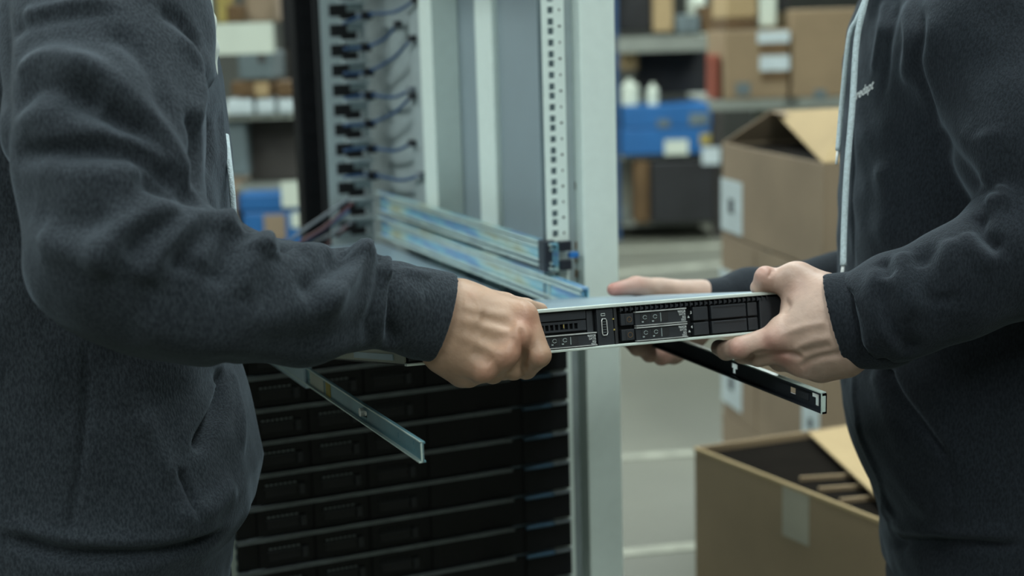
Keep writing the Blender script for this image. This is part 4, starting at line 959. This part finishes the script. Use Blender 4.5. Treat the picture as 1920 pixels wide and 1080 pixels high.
    J = [(loft([cs[-1][2]-.02, cs[-2][2], cs[-3][2]], [cs[-1], cs[-2], cs[-3]], [.126, .126, .126], [.155, .155, .155], ef, es), 0), (ell(hip-ZZ*.05, (.13, .16, .10), np.stack([ef, es, ZZ])), .03)]
    for h_, k_, a_ in feet: J += [(cone(h_-ZZ*.02, k_, .092, .072), .03), (cone(k_, a_+ZZ*.02, .070, .060), .02)]
    V, Qd = mesh_field(J, .008); V = wrinkle(relax(V, Qd, 2), Qd, .002, 40, 5); nets('jeans', V, Qd, 'denim', t)
    for h_, k_, a_ in feet:
        f_ = np.array([a_[0], a_[1], .045])
        V, Qd = mesh_field([(flat(f_-ef*.05, f_+ef*.06, .045, .043, ZZ, 1), 0), (flat(f_+ef*.06, f_+ef*.17-ZZ*.012, .043, .034, ZZ, .9), .03), (cone(f_, f_+ZZ*.05, .045, .042), .02)], .006, cuts=[(lambda P_: P_[..., 2]-.002, f_-.3, np.array([f_[0]+.3, f_[1]+.3, .002]))])
        nets('shoe', V, Qd, 'shoe', t)
person_right()

# ------------------------------------------------------------------ cardboard boxes
def carton(label, O, ex, ey, w_, d_, h_, m='card', flaps=(), tape=None, labels=(), group=None, seam=False, name='cardboard_box'):
    """O = near-left bottom corner; ex along the front, ey away.  flaps: (side, angle deg from closed-up vertical outwards)"""
    t = thing(name, label, 'box', O+ex*w_/2+ey*d_/2, group); fr = (O, ex, ey, ZZ); th = .005
    mb = MB()
    if flaps:
        mb.fbox(fr, 0, w_, 0, th, 0, h_); mb.fbox(fr, 0, w_, d_-th, d_, 0, h_); mb.fbox(fr, 0, th, th, d_-th, 0, h_); mb.fbox(fr, w_-th, w_, th, d_-th, 0, h_); mb.fbox(fr, 0, w_, 0, d_, 0, th)
    else: mb.fbox(fr, 0, w_, 0, d_, 0, h_)
    b = mb.build('box_body', m, t, bevel=.002)
    for side, ang, ln, mm in flaps:
        a = math.radians(ang); 
        if side == 'front': P, al, out, L = O+ZZ*h_, ex, -ey, w_
        if side == 'back': P, al, out, L = O+ey*d_+ZZ*h_, ex, ey, w_
        if side == 'left': P, al, out, L = O+ZZ*h_, ey, -ex, d_
        if side == 'right': P, al, out, L = O+ex*w_+ZZ*h_, ey, ex, d_
        dirn = ZZ*math.cos(a)+out*math.sin(a); nrm = np.cross(al, dirn)
        MB().fbox((P, al, dirn, nrm), .003, L-.003, 0, ln, -th/2, th/2).build('flap', mm, t, bevel=.001)
    if not flaps: MB().fbox(fr, w_/2-.025, w_/2+.025, -.0005, d_, h_, h_+.0006).build('tape', 'tape', t)
    if seam: MB().fbox(fr, w_*seam-.002, w_*seam+.002, -.0008, 0, .01, h_-.01).build('seam', 'brown', t)
    if tape: MB().fbox(fr, tape[0], tape[1], -.001, 0, h_-tape[2], h_).build('tape', 'tape', t); 
    for (face, a0, a1, z0, z1) in labels:
        f2 = fr if face == 'front' else (O+ex*w_, ey, -ex, ZZ)
        if face == 'left': f2 = (O+ey*d_, -ey, ex, ZZ)
        lb = MB().fbox(f2, a0, a1, -.0012, 0, z0, z1).build('shipping_label', 'label', t)
        zc = z0+(z1-z0)*.5; ac = (a0+a1)/2; s_ = (a1-a0)*.12
        MB().fbox(f2, ac-s_, ac+s_, -.002, -.001, zc-s_, zc+s_).build('label_print', 'ink', lb)
    return t
# stack on the floor at the right
zt_ = 1.085
A = pl(1352, 265, 2, zt_); B = pl(1541, 303, 2, zt_); ex = (B-A)/np.linalg.norm(B-A); ey = np.cross(ZZ, ex); wS = np.linalg.norm(B-A)
O0 = np.array([A[0], A[1], 0]); hS = zt_/4
lab = ['lowest cardboard box of the floor stack, hidden behind the open box', 'third cardboard box down the floor stack, behind the dark rail tip', 'second cardboard box down the floor stack, seen above the hand', 'open topped cardboard box crowning the floor stack, white label at left corner']
for k in range(4):
    fl = (('left', 62, .20, 'card3'), ('back', 5, .22, 'card2'), ('right', -35, .01, 'card3')) if k == 3 else ()
    carton(lab[k], O0+ZZ*(hS*k+(.0 if k == 0 else .0))+ex*(.01*(k % 2)), ex, ey, wS, .40, hS-.004, 'card3' if k != 3 else 'card3', (('left', 20, .001, 'card3'),) if k == 3 else (), None, [('front', -.012, .165, .012, .165)] if k != 1 else [('front', -.01, .16, .03, .17), ('front', wS-.12, wS-.01, .0+.05, .22)], 'cardboard boxes stacked on the floor', seam=.38 if k in (1, 2) else False)
# flaps of the top box: two raised flaps meeting in a ridge
t4 = [o for o in bpy.data.objects if o.get('label') == lab[3]][0]
Zt = zt_-.004
TL, TR = O0+ZZ*Zt+ex*.01, O0+ex*(wS+.01)+ZZ*Zt; BL, BR = TL+ey*.40, TR+ey*.40
apex = pl(1447, 208, 2, Zt+.16)
def quad(P, m, name, parent, th=.004):
    P = [np.array(p, float) for p in P]; n_ = np.cross(P[1]-P[0], P[2]-P[0]); n_ /= np.linalg.norm(n_); k = len(P)
    mb = MB(); mb.add(P+[p+n_*th for p in P], [tuple(range(k))[::-1], tuple(range(k, 2*k))]+[(i, (i+1) % k, k+(i+1) % k, k+i) for i in range(k)]); return mb.build(name, m, parent)
dep = lambda P: (np.array(P)-CAM)@FW
zB = dep(BR)
F1 = [BR, BL, pt(1447, 208, dep(BL)+.02), pt(1600, 203, zB+.10)]
quad([TR-ex*.002, BR, pt(1600, 203, zB+.06), pt(1452, 210, dep(TL)*.55+dep(BL)*.45)], 'card2', 'flap', t4)
quad([BL, BR, pt(1475, 206, dep(TL)-.05), pt(1446, 207, dep(TL)-.08)], 'card3', 'flap', t4)
quad([TL, BL, pt(1446, 207, dep(TL)-.07)], 'card3', 'flap', t4)
MB().fbox((TL, ex, ey, ZZ), .006, wS-.006, .006, .39, -.12, -.008).build('shade_insert', 'box_shade', t4)  # added black slab, stands in for shade under the flaps

# nearer open box, bottom right
zo = .575
a_ = pl(1302, 838, 2, zo); b_ = pl(1655, 976, 2, zo); c_ = pl(1515, 811, 2, zo); c2 = pl(1592, 797, 2, zo)
ex = (b_-a_)/np.linalg.norm(b_-a_); ey = (c2-a_)/np.linalg.norm(c2-a_); wN = np.linalg.norm(b_-a_)+.08; dN = .40
O1 = np.array([a_[0], a_[1], 0])
t = carton('large open cardboard box in front at lower right, tape strip on its front', O1, ex, ey, wN, dN, zo, 'card', (('left', 175, .002, 'card'),), None)
n1 = np.cross(ex, ZZ)
uT = lambda px, py: float((lambda d: (CAM+d*(((a_-CAM)@n1)/(d@n1))-a_)@ex)(ray(px, py)))
MB().fbox((O1, ex, ey, ZZ), uT(1468, 905), uT(1518, 925), -.0012, 0, zo-.105, zo+.0006).build('tape', 'tape', t)
MB().fbox((O1, ex, ey, ZZ), 0.003, wN, -.004, .002, zo-.006, zo+.001).build('rim_fold', 'card2', t)
quad([pl(1516, 811, 2, zo+.002), pl(1594, 797, 2, zo+.002), a_+ey*dN+ex*wN+ZZ*.02, a_+ex*(wN-.0)+ey*.03+ZZ*.02, pl(1652, 938, 2, zo+.012)], 'card2', 'flap', t)
MB().fbox((O1, ex, ey, ZZ), .008, wN-.008, .008, dN-.008, zo-.30, zo-.014).build('shade_insert', 'box_shade', t)  # added black slab below the rim, stands in for the shaded interior
for k, (xa_, xb_, yy) in enumerate(((1500, 1660, 890), (1535, 1670, 910), (1575, 1680, 931))):
    A = pl(xa_, yy+4, 2, zo-.006); B = pl(xb_, yy-6, 2, zo-.006); d_ = (B-A)/np.linalg.norm(B-A)
    MB().fbox((A, d_, np.cross(ZZ, d_), ZZ), 0, np.linalg.norm(B-A), -.003, .003, -.014, 0).build('divider', 'card', t)

# ------------------------------------------------------------------ background shelving
def frame_at(D): return (CAM*np.array([1, 1, 0])+F0*D, R0, F0, ZZ)
def ext(x0, y0, x1, y1, D):
    A = pd(x0, y1, D); B = pd(x1, y0, D); xm, ym = (x0+x1)/2, (y0+y1)/2
    zt = pd(xm, y0, D)[2]; zb = pd(xm, y1, D)[2]; O = frame_at(D)[0]
    return (pd(x0, ym, D)-O)@R0, (pd(x1, ym, D)-O)@R0, zb, zt
def bgbox(label, cat, name, x0, y0, x1, y1, D, dep_, m, parts=(), group=None, bevel=.01, zb=None, shape='box', lid=False):
    a, b, z0, z1 = ext(x0, y0, x1, y1, D); fr = frame_at(D)
    if zb is not None: z0 = zb
    t = thing(name, label, cat, fr[0]+R0*(a+b)/2+F0*dep_/2+ZZ*z0, group)
    if shape == 'box': bd = MB().fbox(fr, a, b, 0, dep_, z0, z1).build('body', m, t, bevel=bevel)
    else:
        r = (b-a)/2; c0 = fr[0]+R0*(a+b)/2+F0*r; hh = z1-z0
        bd = MB().tube([c0+ZZ*z0, c0+ZZ*(z0+hh*.72), c0+ZZ*(z0+hh*.84), c0+ZZ*(z0+hh*.88), c0+ZZ*z1], [r, r, r*.5, r*.35, r*.35], 16).build('body', m, t, smooth=False)
    if lid: MB().fbox(fr, a-.01, b+.01, -.01, dep_+.01, z1-.03, z1+.004).build('lid', m, t, bevel=.005)
    for (p0, q0, p1, q1, mm, nm) in parts:
        u0, u1, w0, w1 = ext(p0, q0, p1, q1, D); MB().fbox(fr, u0, u1, -.006, 0, w0, w1).build(nm, mm, t)
    return t
def shelf(label, x0, x1, D, depth, decks, mU, mB, top, thick=.05, inset=0):
    fr = frame_at(D); a = ext(x0, 300, x0+1, 301, D)[0]; b = ext(x1, 300, x1+1, 301, D)[0]
    t = thing('storage_shelf', label, 'shelf', fr[0]+R0*(a+b)/2+F0*depth/2)
    for u in (a+inset, b-inset):
        for v in (0, depth-.05): MB().fbox(fr, u-.035, u+.035, v, v+.05, 0, top).build('upright', 'dish' if (mU == 'blueup' and u > a+.5) else mU, t)
    for i_, z in enumerate(decks):
        MB().fbox(fr, a, b, 0, .05, z-(thick if i_ == 0 else .024), z).build('beam', mB, t); MB().fbox(fr, a, b, .05, depth, z-.02, z).build('deck', mB, t)
    return t
# right aisle shelf behind the rack post
DR = 9.6
zdk = [ext(1200, 68, 1300, 92, DR)[3], ext(1200, 60, 1300, 290, DR)[2], .12]
shelf('tall storage shelf with blue uprights beyond the rack post', 1152, 1345, DR, .9, zdk, 'blueup', 'beam', 3.0, .10)
G_ = 'goods on the far shelf beyond the rack post'
bgbox('wide blue crate with white stickers on the far shelf, above the black crate', 'crate', 'blue_crate', 1166, 240, 1332, 290, DR-.05, .6, 'bluebox', [(1246, 262, 1290, 290, 'whitestuff', 'sticker'), (1312, 250, 1332, 272, 'yellow', 'sticker')], G_)
bgbox('upper blue crate with faint stickers on the far shelf, atop the other', 'crate', 'blue_crate', 1168, 197, 1334, 239, DR-.05, .6, 'bluebox', [(1292, 212, 1328, 234, 'greystuff', 'sticker'), (1232, 224, 1256, 238, 'greystuff', 'sticker')], G_)
bgbox('large black crate on the lowest deck of the far shelf', 'crate', 'black_crate', 1222, 302, 1340, 405, DR-.08, .6, 'darkstuff', [(1316, 276, 1350, 308, 'label', 'sticker')], G_, zb=.12)
bgbox('brown board leaning beside the black crate on the far shelf', 'board', 'brown_board', 1190, 302, 1218, 400, DR-.04, .3, 'brown', (), G_, zb=.12)
bgbox('stout white jug at the left on top of the blue crates', 'jug', 'white_jug', 1163, 148, 1200, 197, DR, .3, 'whitestuff', (), G_, shape='jug')
bgbox('slim white jug beside the stout one on the blue crates', 'jug', 'white_jug', 1214, 156, 1236, 197, DR, .3, 'whitestuff', (), G_, shape='jug')
bgbox('tan carton hanging under the shelf beam at left', 'box', 'tan_carton', 1168, 98, 1196, 132, DR+.2, .3, 'card2', (), G_)
bgbox('dark bin filling the middle of the far shelf', 'bin', 'dark_bin', 1200, 96, 1330, 176, DR+.45, .4, 'darkstuff', (), G_)
bgbox('tall tan carton on the top deck of the far shelf', 'box', 'tan_carton', 1226, -20, 1262, 60, DR, .4, 'card2', (), G_)
bgbox('slate blue bin on the top deck beside the tan carton', 'bin', 'blue_bin', 1268, 28, 1312, 62, DR, .4, 'greystuff', (), G_)
bgbox('white round tub on the top deck of the far shelf', 'tub', 'white_tub', 1290, -30, 1325, 14, DR+.45, .3, 'whitestuff', (), G_, shape='jug', zb=zdk[0])
bgbox('dark brown bin at the right end of the top deck', 'bin', 'dark_bin', 1318, 10, 1342, 62, DR, .4, 'brown', (), G_)
bgbox('dark crate at the left end of the top deck', 'crate', 'dark_crate', 1158, -30, 1222, 58, DR+.1, .4, 'darkstuff', (), G_)
# big cartons behind the right-hand stack
DB = 7.0
zp = ext(1400, 100, 1500, 185, DB)[2]
shelf('low grey storage shelf carrying the large cartons at right', 1332, 1780, DB, .9, [zp], 'beam', 'beam', zp, .05, inset=.40)
G2 = 'large cartons on the low grey shelf'
bgbox('tallest cardboard box on the low grey shelf, beside the drawstrings', 'box', 'cardboard_box', 1484, 16, 1640, 185, DB, .6, 'card', [(1526, 168, 1548, 185, 'greystuff', 'sticker')], G2, zb=zp)
bgbox('squat cardboard box at the left end of the low grey shelf', 'box', 'cardboard_box', 1358, 56, 1478, 185, DB, .6, 'card', [(1420, 44+14, 1480, 80, 'label', 'label_strip'), (1424, 84, 1478, 98, 'brown', 'print_band'), (1424, 104, 1480, 132, 'label', 'label_strip'), (1428, 136, 1478, 150, 'brown', 'print_band'), (1380, 155, 1406, 178, 'greystuff', 'sticker')], G2, zb=zp)
bgbox('yellowish carton lying on the squat box at the far right aisle', 'box', 'tan_carton', 1362, -30, 1420, 34, DB+.1, .5, 'card2', (), G2)
bgbox('orange tool case at the left end of the low grey shelf', 'case', 'orange_case', 1337, 102, 1351, 185, DB+.05, .25, 'red', (), G2, zb=zp)
bgbox('small pale carton on top of the squat cardboard box', 'box', 'pale_carton', 1424, -30, 1456, 50, DB+.1, .4, 'whitestuff', (), G2)
bgbox('dark round drum on top of the squat cardboard box', 'drum', 'dark_drum', 1460, -30, 1482, 24, DB+.2, .3, 'darkstuff', (), G2, shape='jug')
bgbox('small brown carton carrying the yellowish carton', 'box', 'brown_carton', 1362, 36, 1420, 54, DB+.1, .5, 'brown', (), G2)
# left background, seen through the rack
DL = 5.4
zw = ext(440, 42, 520, 92, DL)[3]
e2 = ext(440, 60, 520, 350, DL)[2]; e1 = ext(440, 60, 520, 215, DL)[2]
tsh = shelf('storage shelf with a deep white top beam seen past the left person', 300, 560, DL+.35, .5, [], 'dish', 'whitestuff', zw+.02, .115)
fr = frame_at(DL); aL = ext(340, 300, 341, 301, DL)[0]; bL = ext(585, 300, 586, 301, DL)[0]
for z in (zw,): MB().fbox(fr, aL, ext(524, 300, 525, 301, DL)[0], 0, .05, z-.115, z).build('beam', 'whitestuff', tsh)
for z in (e1, e2, .15): MB().fbox(fr, aL, bL, 0.02, .7, z-.02, z).build('deck', 'beam', tsh)
G3 = 'goods on the shelf past the left person'
bgbox('yellow can on the white beam past the left person', 'can', 'yellow_can', 404, -40, 424, 34, DL, .15, 'yellow', (), G3, zb=zw)
bgbox('dark brown tray on the white beam', 'tray', 'brown_tray', 424, 8, 452, 34, DL, .2, 'brown', (), G3, zb=zw)
bgbox('pale carton on the white beam left of the black post', 'box', 'pale_carton', 458, -30, 516, 34, DL+.1, .2, 'card3', (), G3, zb=zw)
bgbox('tall black screen standing at the right of the white beam', 'screen', 'black_screen', 526, -60, 600, 92, DL-.1, .08, 'black', (), G3)
bgbox('grey machine cover with dark knob on the upper deck', 'machine', 'grey_machine', 446, 96, 512, 150, DL, .3, 'greystuff', [(484, 102, 498, 116, 'dish', 'knob')], G3)
bgbox('row of tan boards under the grey machine', 'box', 'tan_carton', 432, 152, 508, 182, DL, .3, 'brown', [(478, 154, 504, 180, 'card2', 'band')], G3)
bgbox('small orange carton at right of the tan boards', 'box', 'orange_carton', 516, 152, 548, 182, DL, .2, 'brown', (), G3)
for k, (x0, x1) in enumerate(((424, 474), (480, 514), (520, 546))):
    bgbox(['widest white tub on the middle deck, nearest the left person', 'white tub between its two neighbours on the middle deck', 'smallest white tub at the right of the middle deck'][k], 'tub', 'white_tub', x0, 186, x1, 214, DL, .2, 'label', (), G3, zb=e1)
bgbox('tall pale grey cover hanging below the white tubs', 'cover', 'grey_cover', 424, 224, 462, 330, DL+.05, .1, 'greystuff', (), G3)
bgbox('dark grey cabinet below the white tubs', 'cabinet', 'dark_cabinet', 466, 224, 560, 352, DL+.2, .3, 'dish', (), G3, zb=e2)
bgbox('blue crate below the dark cabinet with a white square label', 'crate', 'blue_crate', 448, 362, 580, 396, DL-.1, .5, 'bluebox', [(528, 340, 575, 388, 'whitestuff', 'label_square')], G3)
bgbox('lower blue crate with beige and white stickers past the left person', 'crate', 'blue_crate', 456, 397, 582, 470, DL-.1, .5, 'bluebox', [(496, 402, 536, 450, 'card3', 'sticker'), (546, 398, 578, 426, 'whitestuff', 'sticker')], G3)
bgbox('beige carton left of the blue crates, next to the grey hoodie', 'box', 'beige_carton', 400, 350, 446, 470, DL, .4, 'card3', (), G3)
